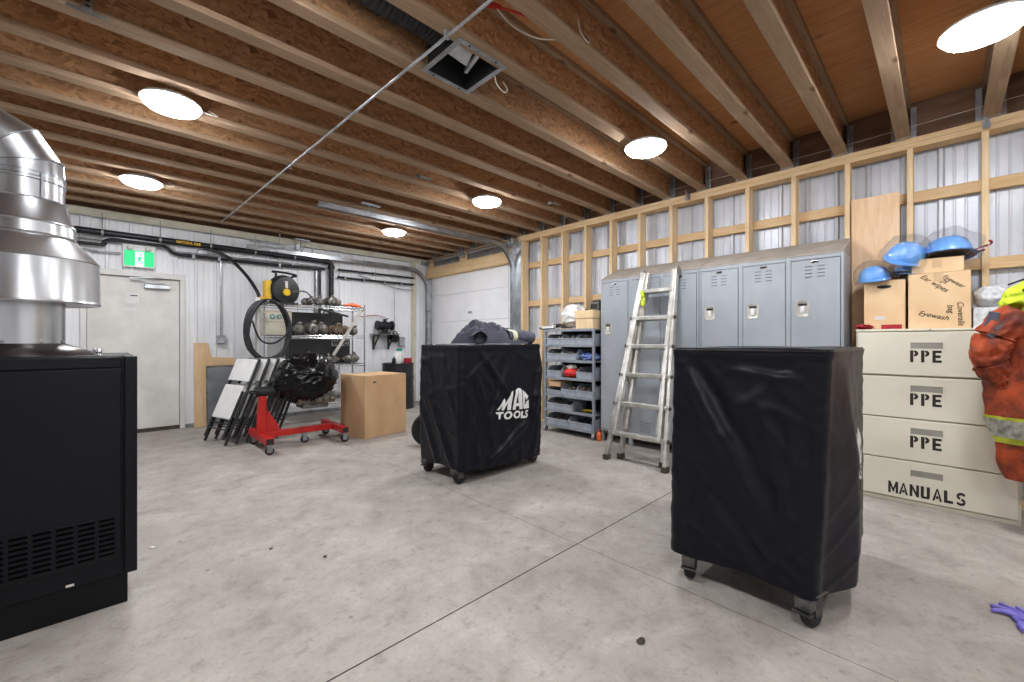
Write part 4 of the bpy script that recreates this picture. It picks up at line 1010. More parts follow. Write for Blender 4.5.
g = G(); g.lathe([(.013, .1155), (.014, .116), (.014, .135), (.004, .15)], n=14); g.build('cap', 'red', T)

# plywood board fixed between the studs
g = G(); g.box(XW - .014, XW - .001, .262, .575, 1.15, 2.462); o = g.build('plywood_board', 'ply_light', None, 0, .002); tag(o, 'tall plywood board screwed to the studs beside the grey lockers', 'board')

# ------------------------------------------------------------------ far wall services
WY = YW - .012
T = thing('gas_pipe', 'thick black gas pipe running along the white wall with a yellow label', 'pipe', (1.0, WY - .06, 2.58))
g = G(); g.tube([(-2.2, WY - .06, 2.585), (2.74, WY - .06, 2.585)] + [(2.74 + .07 * sin(R(a)), WY - .06, 2.515 + .07 * cos(R(a))) for a in (22, 45, 67, 90)] + [(2.81, WY - .06, 1.30)], .041, 14); g.build('pipe', 'pipe_black', T, 40, 0, True)
g = G(); g.cyl((.70, WY - .06, 2.585), (.99, WY - .06, 2.585), .0425, n=14); lb = g.build('label_band', 'ink', T, 40, 0, True)
o = text_mesh('NATURAL GAS', .05, lambda u, v: V((.708 + u * .80, WY - .1038, 2.567 + v)), 'yellow', T, 'label_text', bold=.0022)
o.data.transform(Matrix.Translation((-1.0, -(WY - .06), -2.58)))
o.parent = lb
g = G()
for k in range(9):
    x = -1.7 + k * .56
    if x > 2.7: break
    g2 = G(); g2.cyl((x, WY - .06, 2.62), (x, WY - .06, 2.84), .005, n=8); g2.lathe([(.044, -.012), (.047, 0), (.044, .012)], (x, WY - .06, 2.585), 14, M=Matrix.Rotation(R(90), 4, 'Y')); g2.build('pipe_hanger', 'galv_dull', T, 30, 0, True)
for c_, mm in (((2.72, WY - .06, 2.585), 1), ((2.81, WY - .06, 2.49), 0), ((1.95, WY - .06, 2.585), 1)):
    g = G(); g.lathe([(.05, -.03), (.054, -.025), (.054, .025), (.05, .03)], c_, 14, M=Matrix.Rotation(R(90), 4, 'Y') if mm else None); g.build('pipe_collar', 'black', T, 30, 0, True)
def pipe(name, label, pts, r, m, cat='pipe', clips=()):
    T = thing(name, label, cat, pts[0]); g = G(); g.tube(pts, r, 10); g.build('tube', m, T, 40, 0, True)
    for c in clips:
        g = G(); g.box(c[0] - .016, c[0] + .016, c[1] - r - .006, YW + .01, c[2] - r - .008, c[2] + r + .008); g.build('clip', 'galv_dull', T, 0, .002, True)
    return T
y1 = WY - .03
pipe('conduit', 'thin grey conduit stepping over the exit sign below the gas pipe', spline([(-2.2, y1, 2.50), (-.30, y1, 2.50), (-.05, y1, 2.50), (.05, y1, 2.545), (.16, y1 - .05, 2.535), (.5, y1 - .05, 2.53), (.62, y1, 2.52), (.70, y1, 2.47), (.85, y1, 2.455), (2.78, y1, 2.49)], 6), .014, 'galv_dull', 'conduit', [(-.25, y1, 2.50), (1.2, y1, 2.46), (2.2, y1, 2.475)])
pipe('air_line', 'slim black air line running below the gas pipe on the white wall', spline([(-2.2, y1 - .03, 2.43), (-.2, y1 - .03, 2.43), (-.02, y1 - .03, 2.45), (.06, y1 - .04, 2.50), (.5, y1 - .07, 2.505), (.6, y1 - .04, 2.49), (.70, y1 - .03, 2.42), (.9, y1 - .03, 2.415), (1.8, y1 - .03, 2.42), (2.7, y1 - .03, 2.44)], 6), .021, 'pipe_black', 'pipe', [(-.3, y1 - .03, 2.43), (.9, y1 - .03, 2.415), (1.2, y1 - .03, 2.417), (2.0, y1 - .03, 2.425)])
pipe('conduit', 'lowest thin grey conduit beside the exit sign', spline([(-2.2, y1, 2.36), (-.25, y1, 2.36), (-.1, y1, 2.345), (.15, y1, 2.355)], 5), .010, 'galv_dull', 'conduit')
pipe('air_line', 'upper black pipe between the gas pipe elbow and the corner', [(2.93, y1 - .02, 2.47), (4.44, y1 - .02, 2.475)], .017, 'pipe_black', 'pipe', [(3.6, y1 - .02, 2.472)])
pipe('air_line', 'lower black jointed pipe between the gas pipe elbow and the corner', [(2.92, y1 - .02, 2.34), (3.3, y1 - .02, 2.335), (4.43, y1 - .02, 2.345)], .019, 'pipe_black', 'pipe', [(3.05, y1 - .02, 2.34), (3.4, y1 - .02, 2.335), (3.8, y1 - .02, 2.34), (4.15, y1 - .02, 2.343)])
pipe('conduit', 'grey conduit sagging beneath the jointed black pipe near the corner', spline([(3.3, y1, 2.42), (3.8, y1, 2.30), (4.1, y1, 2.24), (4.42, y1, 2.235)], 6), .008, 'galv_dull', 'conduit')
pipe('drop_pipe', 'black drop pipe standing beside a grey conduit behind the parts shelf', [(2.62, y1 - .02, 2.42), (2.62, y1 - .02, .4)], .022, 'pipe_black', 'pipe')
pipe('drop_conduit', 'grey drop conduit beside the black drop pipe behind the parts shelf', [(2.575, y1, 2.42), (2.575, y1, .4)], .017, 'galv', 'conduit')
pipe('drop_conduit', 'slim grey conduit dropping to the wall bracket shelf', [(4.02, y1, 2.33), (4.02, y1, 1.36)], .009, 'galv', 'conduit')
pipe('strap_wire', 'thin wire line along the top of the white wall', [(-2.2, WY - .03, 2.765), (4.4, WY - .03, 2.79)], .006, 'galv_dull', 'wire')
pipe('air_hose', 'black hose arching from the wall pipe down to the yellow reel', spline([(1.02, WY - .10, 2.53), (1.12, WY - .12, 2.52), (1.30, WY - .2, 2.42), (1.47, WY - .4, 2.17), (1.55, WY - .62, 1.94), (1.575, 6.78, 1.84)], 10), .024, 'hose', 'hose')
T = thing('switch_box', 'grey switch box on the white wall above the plywood offcut', 'switch', (1.225, WY, 1.20))
g = G(); g.box(1.175, 1.285, WY - .055, WY + .01, 1.185, 1.30); g.build('box', 'galv_dull', T, 0, .006, True)
g = G(); g.box(1.18, 1.28, WY - .06, WY - .0555, 1.19, 1.295); p = g.build('cover_plate', 'galv', T, 0, .003, True)
g = G(); g.box(1.223, 1.235, WY - .075, WY - .061, 1.235, 1.255); g.build('toggle', 'white_plastic', T, 0, .002, True)
g = G(); g.tube([(1.225, WY - .02, 1.30), (1.225, WY - .02, 2.41)], .009, 8); g.build('conduit_drop', 'galv', T, 40, 0, True)
# exit sign
T = thing('exit_sign', 'green and white running man exit sign above the white door', 'exit sign', (.325, WY - .03, 2.19))
g = G(); g.box(.165, .490, WY - .05, WY + .0, 2.185, 2.525); g.build('housing', 'white_plastic', T, 0, .008, True)
SX0, SX1, SZ0, SZ1 = .180, .475, 2.205, 2.405; fy = WY - .0505
g = G(); g.box(SX0, SX1, fy - .004, fy, SZ0, SZ1); pn = g.build('sign_panel', 'exit_green', T, 0, .002, True)
g = G()
def sg(a, b, d): return V((SX0 + (SX1 - SX0) * a, fy - .0042 - d, SZ0 + (SZ1 - SZ0) * b))
g.prism([(.37, .0), (.66, .0), (.66, .93), (.37, .93)], sg, 0, .0008); g.build('door_field', 'exit_white', T, 0, 0, True)
g = G()
for pl in ([(.54, .82), (.58, .80), (.6, .72), (.56, .66), (.52, .7), (.51, .78)], [(.50, .64), (.57, .62), (.55, .38), (.47, .36), (.46, .5)], [(.47, .60), (.42, .52), (.44, .42), (.46, .45), (.45, .52), (.5, .6)], [(.56, .58), (.62, .52), (.60, .48), (.55, .52)], [(.55, .4), (.60, .28), (.58, .12), (.55, .12), (.56, .27), (.5, .36)], [(.48, .38), (.44, .26), (.39, .25), (.39, .2), (.47, .21), (.53, .36)]):
    g.prism(pl, sg, .001, .0016)
g.build('running_figure', 'exit_green', T, 0, 0, True)
for x in (.235, .415):
    g = G(); g.lathe([(.0, .0), (.026, .004), (.03, .02), (.022, .036), (.0, .045)], (x, WY - .085, 2.425), 16, M=Matrix.Rotation(R(70), 4, 'X')); g.cyl((x, WY - .03, 2.43), (x, WY - .085, 2.43), .008, n=8); g.build('lamp_head', 'white_plastic', T, 40, 0, True)
# junction box clamp near the track end
T = thing('door_opener_bracket', 'dull metal bracket hung from the joists over the track beside the white wall', 'bracket', (1.95, 7.32, 2.70))
g = G(); g.bar((1.95, 7.2, 2.73), (1.95, 7.2, ZJ + .02), .035, .006, up=(1, 0, 0)); g.build('upright', 'galv_dull', T, 0, 0, True)
g = G(); g.box(1.55, 2.22, 7.18, 7.215, 2.705, 2.73); g.box(2.18, 2.24, 7.17, 7.225, 2.68, 2.75); g.build('crossbar', 'galv_dull', T, 0, 0, True)

# ------------------------------------------------------------------ things against the far wall
T = thing('plywood_offcut', 'L-shaped pale plywood offcut leaning on the white wall beside the door', 'plywood', (1.14, 7.38, 0))
g = G(); L = [(.905, .002), (1.055, .002), (1.055, .86), (1.40, .86), (1.40, .97), (1.12, .985), (1.10, 1.02), (1.075, 1.19), (.905, 1.195)]
g.prism(L, lambda a, b, d: V((a, 7.36 + .055 * b - d, b)), 0, .015); g.build('board', 'ply_pale', T, 0, .002, True)
T = thing('metal_sheet', 'grey metal sheet leaning in front of the plywood offcut', 'sheet', (1.2, 7.3, 0))
g = G(); g.prism([(1.045, .0), (1.42, .0), (1.42, .85), (1.045, .85)], lambda a, b, d: V((a, 7.30 + .05 * b - d, b)), 0, .006); g.build('sheet', 'sheet_grey', T, 0, .001, True)
g = G(); g.prism([(1.04, .842), (1.42, .842), (1.42, .858), (1.04, .858)], lambda a, b, d: V((a, 7.302 + .05 * b - d, b)), 0, .016); g.prism([(1.038, 0), (1.052, 0), (1.052, .858), (1.038, .858)], lambda a, b, d: V((a, 7.302 + .05 * b - d, b)), 0, .016); g.build('folded_edge', 'castmetal', T, 0, 0, True)

# folded chairs leaning in a row
LEAN = R(22)
CH = Matrix.Rotation(LEAN, 4, 'Y') @ Matrix.Scale(1.12, 4)
def chair(label):
    T = thing('folding_chair', label, 'folding chair', (0, 0, 0), 0, 'folded chairs leaning in a row')
    def tb(nm, pts, r=.017):
        g = G(); g.tube([CH @ V(p) for p in pts], r, 8); return g.build(nm, 'black', T)
    for s in (-1, 1):
        tb('front_leg', [(0, s * .215, .014), (0, s * .215, .5), (.0, s * .205, .95)])
        tb('rear_leg', [(-.032, s * .185, .014 + .05), (-.03, s * .185, .58)])
    tb('top_rail', [(0, -.205, .945), (0, .205, .945)]); tb('foot_brace', [(-.032, -.185, .16), (-.032, .185, .16)], .009); tb('cross_brace', [(0, -.21, .22), (0, .21, .22)], .009)
    g = G()
    def bk(u, v, d=0):
        y = -.21 + .42 * u; z = .69 + .25 * v; return CH @ V((-.018 - d - .02 * (1 - (2 * u - 1) ** 2), y, z))
    g.grid(lambda u, v: bk(u, v), 12, 6); g.grid(lambda u, v: bk(u, v, .012), 12, 6)
    for k in range(12): g.add([bk(k / 12, 0), bk((k + 1) / 12, 0), bk((k + 1) / 12, 0, .012), bk(k / 12, 0, .012)], [(0, 1, 2, 3)]); g.add([bk(k / 12, 1), bk((k + 1) / 12, 1), bk((k + 1) / 12, 1, .012), bk(k / 12, 1, .012)], [(0, 1, 2, 3)])
    for u in (0, 1):
        for k in range(6): g.add([bk(u, k / 6), bk(u, (k + 1) / 6), bk(u, (k + 1) / 6, .012), bk(u, k / 6, .012)], [(0, 1, 2, 3)])
    g.build('backrest', 'white_plastic', T, 40)
    g = G(); g.box(-.048, -.024, -.19, .19, .27, .64, 0); g.v = [CH @ p for p in g.v]; g.build('seat', 'white_plastic', T, 0, .01)
    return T
c0 = chair('outermost white folding chair of the row, nearer the plywood offcut, its seat in full view')
NCH = ['second', 'third', 'fourth', 'fifth', 'sixth']
for k in range(6):
    loc = (.925 + .106 * k, 5.985 + .002 * k, .004)
    if k == 0: c0.location = loc; c0.rotation_euler = (0, 0, R(15)); cc = c0
    else: cc = dup(c0, loc, R(15), 'folded white chair with black legs, %s in the row counted from the plywood' % NCH[k - 1])

# red engine stand and the bagged engine on it
T = thing('engine_stand', 'red wheeled engine stand carrying a bag-wrapped engine', 'engine stand', (1.68, 5.36, 0))
def bx(nm, a, m='red'): g = G(); g.box(*a); return g.build(nm, m, T, 0, .004, True)
bx('front_beam', (1.22, 1.30, 4.98, 5.74, .115, .185)); bx('main_beam', (1.301, 2.04, 5.32, 5.40, .125, .19)); bx('rear_beam', (2.041, 2.12, 5.02, 5.72, .115, .185))
bx('beam_end', (1.226, 1.294, 4.976, 4.9795, .121, .179), 'ink'); bx('beam_end', (2.047, 2.113, 5.016, 5.0195, .121, .179), 'ink')
g = G(); g.bar((1.262, 5.36, .185), (1.275, 5.36, .60), .09, .075, up=(1, 0, 0)); g.build('post', 'red', T, 0, .004, True)
g = G(); g.prism([(1.305, .19), (1.47, .19), (1.315, .46)], lambda a, b, d: V((a, d, b)), 5.335, 5.345); g.prism([(1.305, .19), (1.47, .19), (1.315, .46)], lambda a, b, d: V((a, d, b)), 5.375, 5.385); g.build('gusset', 'red', T, 0, 0, True)
g = G(); g.cyl((1.20, 5.36, .65), (1.42, 5.36, .65), .055, n=18); g.lathe([(.05, 0), (.095, 0), (.095, .015), (.05, .015)], (1.42, 5.36, .65), 20, M=Matrix.Rotation(R(90), 4, 'Y')); g.build('rotating_head', 'black', T, 30, 0, True)
g = G(); g.tube(spline([(1.22, 5.30, .66), (1.16, 5.24, .655), (1.12, 5.30, .66), (1.15, 5.40, .655), (1.22, 5.42, .65)], 5), .012, 8); g.build('handle_ring', 'black', T, 40, 0, True)
for x, y in ((1.26, 5.03), (1.26, 5.68), (2.08, 5.06), (2.08, 5.67), (1.72, 5.36)):
    g = G(); g.box(x - .03, x + .03, y - .03, y + .03, .104, .1145 if x != 1.72 else .1245)
    for s in (-1, 1): g.box(x - .022, x + .03, y + s * .024 - .002, y + s * .024 + .002, .03, .104)
    c = g.build('caster', 'galv_dull', T, 0, 0, True)
    g = G(); g.cyl((x + .006, y - .018, .042), (x + .006, y + .018, .042), .042, n=22); g.cyl((x + .006, y - .0195, .042), (x + .006, y + .0195, .042), .022, n=14, mi=1); g.build('wheel', ['rubber', 'red'], T, 30, 0, True)
T = thing('bagged_engine', 'engine wrapped in a shiny black bin liner on the red stand', 'engine', (1.80, 5.42, .50))
def tb_(u, v):
    a, b = 2 * pi * u, pi * (v - .5); d = V((cos(a) * cos(b) ** .8, sin(a) * cos(b) ** .8, sin(b)))
    q = V((d.x * 1.6 - d.z * 1.5, d.y * 1.6, d.z * 1.8 + d.x * .8)); r = 1 + .10 * noise.noise(q * .9 + V((5, 2, 1))) + .055 * math.exp(-(noise.noise(V((q.x * .9 - q.z * 1.3, q.y * .8, q.z * 1.6 + q.x * .6)) * 1.2 + V((1, 7, 3))) / .13) ** 2) + .022 * math.exp(-(noise.noise(q * 2.1 + V((4, 4, 9))) / .12) ** 2) + .006 * noise.noise(q * 5)
    z = d.z * .285 * r; k = 1.0 - .22 * max(0, d.z)
    return V((1.74 + d.x * .365 * r * k, 5.40 + d.y * .30 * r * k, .785 + z + .03 * d.x))
g = G(); g.grid(tb_, 110, 70, True); g.build('bin_liner', 'trash', T, 70, 0, True)
g = G(); g.box(1.62, 2.05, 5.26, 5.55, .47, .60); g.box(1.68, 1.98, 5.28, 5.53, .415, .469); g.build('oil_pan', 'castmetal', T, 0, .012, True)
g = G()
for k in range(5): g.cyl((1.64 + .09 * k, 5.25, .52), (1.64 + .09 * k, 5.21, .50), .022, n=10)
g.build('exhaust_port', 'rustmetal', T, 30, 0, True)

# chrome wire shelf
SXa, SXb, SYa, SYb = 1.57, 3.00, 6.50, 6.95
T = thing('wire_shelf', 'chrome wire shelving loaded with greasy engine parts by the white wall', 'shelf', ((SXa + SXb) / 2, 6.72, 0))
for x in (SXa, SXb):
    for y in (SYa, SYb): g = G(); g.cyl((x, y, .0), (x, y, 1.80), .0125, n=12); g.build('post', 'chrome', T, 40, 0, True)
LZ = [.30, .86, 1.30, 1.745]
for z in LZ:
    g = G()
    for y in (SYa, SYb): g.cyl((SXa, y, z), (SXb, y, z), .005, n=6); g.cyl((SXa, y, z - .035), (SXb, y, z - .035), .005, n=6)
    for x in (SXa, SXb): g.cyl((x, SYa, z), (x, SYb, z), .005, n=6); g.cyl((x, SYa, z - .035), (x, SYb, z - .035), .005, n=6)
    for k in range(50): x = SXa + (SXb - SXa) * k / 49; g.cyl((x, SYa, z + .003), (x, SYb, z + .003), .0022, n=5)
    for k in range(24): x = SXa + (SXb - SXa) * k / 23; g.bar((x, SYa, z), (x + (SXb - SXa) / 46, SYa, z - .035), .004, .004)
    g.build('wire_tier', 'chrome', T, 0, 0, True)
g = G(); g.bar((2.50, SYa - .015, 1.0), (2.94, SYa - .015, 1.70), .045, .012, up=(0, 1, 0)); o = g.build('flat_bar', 'alu', None, 0, .002); tag(o, 'pale flat metal bar leaning diagonally across the wire shelf', 'bar')
def housing(label, x, y, z, s, seed, m='castmetal', rz=0):
    T = thing('engine_part', label, 'engine part', (x, y, z), rz, 'engine parts on the wire shelf'); rr = random.Random(seed)
    g = G(); r = .055 * s; L = .11 * s
    g.lathe([(0, -L), (r * .5, -L), (r * .55, -L * .8), (r, -L * .7), (r * 1.02, 0), (r * 1.2, L * .1), (r * 1.2, L * .25), (r * .95, L * .3), (r * .8, L * .85), (r * .4, L), (0, L)], (0, 0, r * 1.22), 22, M=Matrix.Rotation(R(90), 4, 'Y'))
    for k in range(4):
        a = k * pi / 2 + .6; g.cyl((L * .1, r * 1.22 * cos(a), r * 1.22 + r * 1.1 * sin(a)), (L * .3, r * 1.22 * cos(a), r * 1.22 + r * 1.1 * sin(a)), r * .2, n=8)
    g.build('housing', m, T)
    pm = 'rustmetal' if m == 'castmetal' else 'castmetal'
    g = G(); g.tube(spline([(-L * .45, 0, r * 1.9), (-L * .45, -r * .1, r * 2.5), (-L * .45 + rr.uniform(-.02, .02), -r * .7, r * 2.7)], 5), r * .34, 12); g.lathe([(r * .5, -.006), (r * .55, 0), (r * .5, .006)], (-L * .45, 0, r * 2.15), 14); g.build('port', m, T)
    g = G(); g.cyl((L * .98, 0, r * 1.22), (L * 1.25, 0, r * 1.22), r * .3, n=12); g.build('shaft', pm, T)
DS = ['beige welder', 'clamp', 'bent pipe']
lst = [(2.06, 6.67, 1.305, 1.2, 'round grey engine part behind the black hose coil on the middle tier'), (2.22, 6.67, 1.305, 1.4, 'large grey housing beside the black hose coil on the middle tier'), (2.41, 6.68, 1.305, 1.3, 'grey housing at the back of the middle tier before the black case'),
       (2.58, 6.67, 1.305, 1.2, 'rusty brown engine part in the centre of the middle tier'), (2.74, 6.68, 1.305, 1.2, 'rusty brown engine part under the diagonal bar on the middle tier'), (2.89, 6.67, 1.305, 1.0, 'dark engine part at the outer end of the middle tier'),
       (2.36, 6.68, 1.75, 1.0, 'grey metal part beside the yellow reel on the top tier'), (2.51, 6.68, 1.75, 1.1, 'grey metal part halfway along the top tier'), (2.66, 6.76, 1.75, 1.0, 'grey metal part next to the orange tool on the top tier'),
       (2.50, 6.585, .865, 1.0, 'big grey housing on the tier above the cardboard carton'), (2.83, 6.60, .865, 1.1, 'grey part at the outer end of the tier above the cardboard carton'), (2.54, 6.60, .305, 1.05, 'grey housing on the lowest tier behind the red stand')]
lst += [(2.10, 6.56, 1.75, .6, 'small grey metal part under the cord of the yellow reel'), (2.22, 6.72, 1.75, .9, 'grey metal part just past the yellow reel on the top tier'), (2.14, 6.60, .865, 1.2, 'grey housing above the bagged engine, inner end of its tier'),
       (2.31, 6.60, .305, 1.0, 'dark engine part on the lowest tier under the bagged engine'), (2.08, 6.60, .305, 1.0, 'dark engine part on the lowest tier behind the red post'), (2.80, 6.60, .305, 1.05, 'engine part on the lowest tier beside the big carton'), (2.56, 6.84, .305, .9, 'engine part at the rear of the lowest tier')]
for i, (x, y, z, s, lb_) in enumerate(lst): housing(lb_, x, y, z + .004, s, i, 'rustmetal' if 'rusty' in lb_ else 'castmetal', R([68, 102, 250, 112, 290, 78][i % 6] if z > 1 else [12, -8, 190, 5, 184, -6][i % 6]))
# welder, black case
T = thing('welder', 'beige welder with teal dials behind the black hose coil', 'welder', (1.95, 6.73, .866))
g = G(); g.box(1.79, 2.14, 6.56, 6.92, .867, 1.27); g.build('case', 'beige', T, 0, .008, True) if False else None
g = G(); g.box(1.60, 1.97, 6.66, 6.93, 1.306, 1.66); g.build('case', 'beige', T, 0, .008, True)
T.location.z = 1.306
for ch in T.children: ch.data.transform(Matrix.Translation((0, 0, .866 - 1.306)))
g = G(); g.box(1.64, 1.95, 6.655, 6.6595, 1.50, 1.63); g.build('front_plate', 'cream_metal', T, 0, 0, True)
for k in range(3):
    x = 1.71 + .09 * k; g = G(); g.cyl((x, 6.654, 1.565), (x, 6.648, 1.565), .034, n=20); d = g.build('dial', 'dialface', T, 30, 0, True)
    g = G(); g.cyl((x, 6.647, 1.565), (x, 6.63, 1.565), .017, .013, 14); g.build('knob', 'white_plastic', T, 30, 0, True)
T = thing('tool_case', 'big flat black case standing at the back of the middle tier', 'case', (2.52, 6.85, 1.306))
g = G(); g.box(2.03, 2.80, 6.86, 6.94, 1.306, 1.66); g.build('case_back', 'black', T, 0, .01, True)
T = thing('battery_charger', 'black machine with a grey lettered plate on the tier below the rusty parts', 'charger', (2.48, 6.75, .868))
g = G(); g.box(1.95, 2.86, 6.72, 6.94, .868, 1.25); g.build('body', 'black', T, 0, .012, True)
g = G(); g.box(2.56, 2.84, 6.712, 6.719, 1.14, 1.235); pl = g.build('name_plate', 'sheet_grey', T, 0, 0, True)
o = text_mesh('WI-C', .105, lambda u, v: V((2.575 + u, 6.7112, 1.15 + v)), 'ink', T, 'lettering', bold=.004)
o.data.transform(Matrix.Translation((-2.48, -6.75, -.868))); o.parent = pl
# hose coil on its white upright
T = thing('hose_stand', 'white upright post holding the black hose coil', 'post', (1.475, 6.42, 0))
g = G(); g.cyl((1.475, 6.40, .012), (1.475, 6.40, 1.80), .030, n=16); g.build('pole', 'white_plastic', T, 40, 0, True)
g = G(); g.box(1.35, 1.60, 6.28, 6.52, 0, .012); g.build('foot_plate', 'galv_dull', T, 0, .003, True)
g = G(); g.tube(spline([(1.475, 6.40, 1.78), (1.50, 6.34, 1.71), (1.53, 6.26, 1.705), (1.54, 6.17, 1.75)], 6), .012, 8); g.build('hook', 'galv_dull', T, 40, 0, True)
g = G(); pts = []; rr = random.Random(3)
for k in range(6):
    rx, rz = .265 + rr.uniform(-.025, .012), .425 + rr.uniform(-.02, .012) - .018 * k * .3
    for j in range(30):
        a = pi / 2 + 2 * pi * j / 30; yy = 6.235 + .022 * k + .023 * j / 30
        pts.append((1.575 + rx * cos(a) + .012 * sin(3 * a + k), yy, 1.765 - rz + rz * sin(a)))
g.tube(pts, .0195, 9); 
p2 = [(1.60, 6.22, .935), (1.62, 6.2, .86), (1.625, 6.19, .72), (1.64, 6.2, .50), (1.66, 6.22, .30)]
o = g.build('hose_coil', 'hose', None, 60); tag(o, 'coil of black air hose hung on the white upright post', 'hose')
g = G(); g.tube(spline([(1.36, 6.19, 1.48), (1.45, 6.19, 1.24), (1.60, 6.185, 1.19), (1.75, 6.19, 1.30), (1.80, 6.19, 1.46)], 8), .012, 8); o = g.build('thin_hose', 'hose', None, 60); tag(o, 'thin black lead looping inside the big hose coil', 'hose')
# yellow and black reel
T = thing('cord_reel', 'yellow and black cord reel with a top handle on the wire shelf', 'reel', (1.97, 6.72, 1.752))
A = Matrix.Translation((1.99, 6.70, 1.955)) @ Matrix.Scale(.84, 4) @ Matrix.Rotation(R(90), 4, 'X') @ Matrix.Rotation(R(12), 4, 'Y')
g = G(); g.lathe([(0, -.115), (.14, -.115), (.225, -.10), (.245, -.06), (.245, .06), (.225, .10), (.14, .115), (0, .115)], (0, 0, 0), 40, M=A); g.build('drum', 'black', T, 35, 0, True)
g = G(); g.lathe([(.248, -.03), (.262, -.028), (.262, .028), (.248, .03)], (0, 0, 0), 40, M=A); g.build('cord_winding', 'rubber', T, 35, 0, True)
g = G(); g.box(1.74, 1.82, 6.62, 6.80, 1.78, 2.08); g.box(1.66, 1.74, 6.60, 6.80, 1.756, 1.84); g.build('side_frame', 'yellow', T, 0, .02, True)
g = G(); g.cyl((2.0, 6.607, 1.92), (2.0, 6.555, 1.915), .055, .045, 22); g.build('hub_cap', 'yellow', T, 30, 0, True)
g = G(); g.box(1.90, 2.02, 6.600, 6.608, 1.985, 2.08); g.build('sticker', 'stain', T, 0, 0, True)
g = G(); g.tube(spline([(1.88, 6.70, 2.12), (1.89, 6.70, 2.20), (1.84, 6.70, 2.215), (2.0, 6.70, 2.215), (2.16, 6.70, 2.19), (2.10, 6.70, 2.16), (2.09, 6.70, 2.11)], 6), .016, 8); g.build('handle', 'pipe_black', T, 40, 0, True)
g = G(); g.box(1.80, 2.16, 6.60, 6.80, 1.752, 1.775); g.build('base', 'black', T, 0, .004, True)
g = G(); g.tube(spline([(2.04, 6.56, 1.92), (2.22, 6.5, 1.94), (2.34, 6.52, 1.84), (2.42, 6.56, 1.77)], 8), .012, 8); g.build('cord', 'castmetal', T, 40, 0, True)
T.location.x -= .12
T = thing('orange_air_tool', 'orange tool lying at the end of the top tier of the wire shelf', 'tool', (2.84, 6.62, 1.752))
g = G(); g.tube(spline([(-.12, 0, .03), (-.02, .0, .045), (.09, -.01, .035), (.15, -.01, .025)], 6), [.02] * 6 + [.03] * 7 + [.018] * 6, 12); g.build('grip', 'orange', T)
g = G(); g.bar((-.16, 0, .03), (-.11, 0, .03), .03, .03); g.build('tip', 'castmetal', T, 0, .004)
pts = spline([(2.99, 6.61, 1.775), (3.08, 6.7, 1.74), (3.2, 7.1, 1.68), (3.36, 7.40, 1.665), (3.62, 7.40, 1.70), (3.82, 7.38, 1.66)], 8)
g = G(); g.tube(pts, .008, 6); o = g.build('red_air_hose', 'wire_red', None, 60); tag(o, 'thin red hose sagging from the wire shelf to the wall bracket', 'hose')
g = G(); g.bar((2.30, 6.50, 1.70), (2.72, 6.46, 1.60), .035, .03); g.bar((2.38, 6.495, 1.69), (2.34, 6.495, 1.58), .02, .02); o = g.build('grease_gun', 'black', None, 0, .006); tag(o, 'black grease gun hung under the top tier of the wire shelf', 'tool')

# bracket shelf with grinder
T = thing('wall_bracket_shelf', 'small wall shelf on black brackets beneath the bench grinder', 'shelf', (3.80, 7.32, 1.30))
g = G(); g.box(3.53, 4.00, 7.18, 7.43, 1.335, 1.355); g.build('board', 'castmetal', T, 0, .002, True)
for x in (3.60, 3.90):
    g = G(); g.bar((x, 7.42, 1.334), (x, 7.42, 1.06), .03, .03, up=(1, 0, 0)); g.bar((x, 7.20, 1.32), (x, 7.42, 1.10), .022, .022, up=(1, 0, 0)); g.bar((x, 7.18, 1.322), (x, 7.43, 1.322), .026, .026); g.build('bracket', 'black', T, 0, 0, True)
T = thing('bench_grinder', 'black bench grinder on the small wall shelf', 'grinder', (3.77, 7.31, 1.356))
g = G(); g.box(-.09, .09, -.06, .06, 0, .03); g.box(-.05, .05, -.04, .04, .03, .10); g.build('base', 'black', T, 0, .006)
g = G(); g.lathe([(0, -.12), (.06, -.115), (.072, -.08), (.072, .08), (.06, .115), (0, .12)], (0, 0, .155), 24, M=Matrix.Rotation(R(90), 4, 'Y')); g.build('motor', 'pipe_black', T)
for s in (-1, 1): g = G(); g.lathe([(0, -.022), (.082, -.022), (.088, -.015), (.088, .015), (.082, .022), (0, .022)], (s * .145, 0, .155), 26, M=Matrix.Rotation(R(90), 4, 'Y')); g.build('wheel_guard', 'black', T)
g = G(); g.bar((0, 0, .22), (0, 0, .265), .05, .05); g.bar((-.02, .0, .262), (.06, 0, .285), .06, .02); g.build('lamp_mount', 'black', T, 0, .004)
T = thing('extension_reel', 'small round black cable reel hung on the wall beside the shelf', 'reel', (4.02, 7.40, 1.21))
g = G(); g.lathe([(0, -.05), (.05, -.05), (.05, -.04), (.085, -.038), (.088, -.03), (.06, -.025), (.06, .025), (.088, .03), (.085, .038), (0, .04)], (0, 0, .07), 28, M=Matrix.Rotation(R(90), 4, 'X')); g.build('drum', 'rubber', T)
g = G(); g.tube(spline([(-.06, 0, .1), (-.02, 0, .19), (.04, 0, .18), (.07, -.01, .11)], 6), .009, 6); g.build('cord', 'hose', T)
T = thing('outlet_box', 'grey outlet box on the white wall above the black barrel', 'outlet', (4.18, WY, 1.12))
g = G(); g.box(-.06, .06, -.05, .012, 0, .18); g.build('box', 'galv_dull', T, 0, .006)
g = G(); g.box(-.05, .05, -.056, -.051, .012, .168); g.build('cover', 'galv', T, 0, .002)

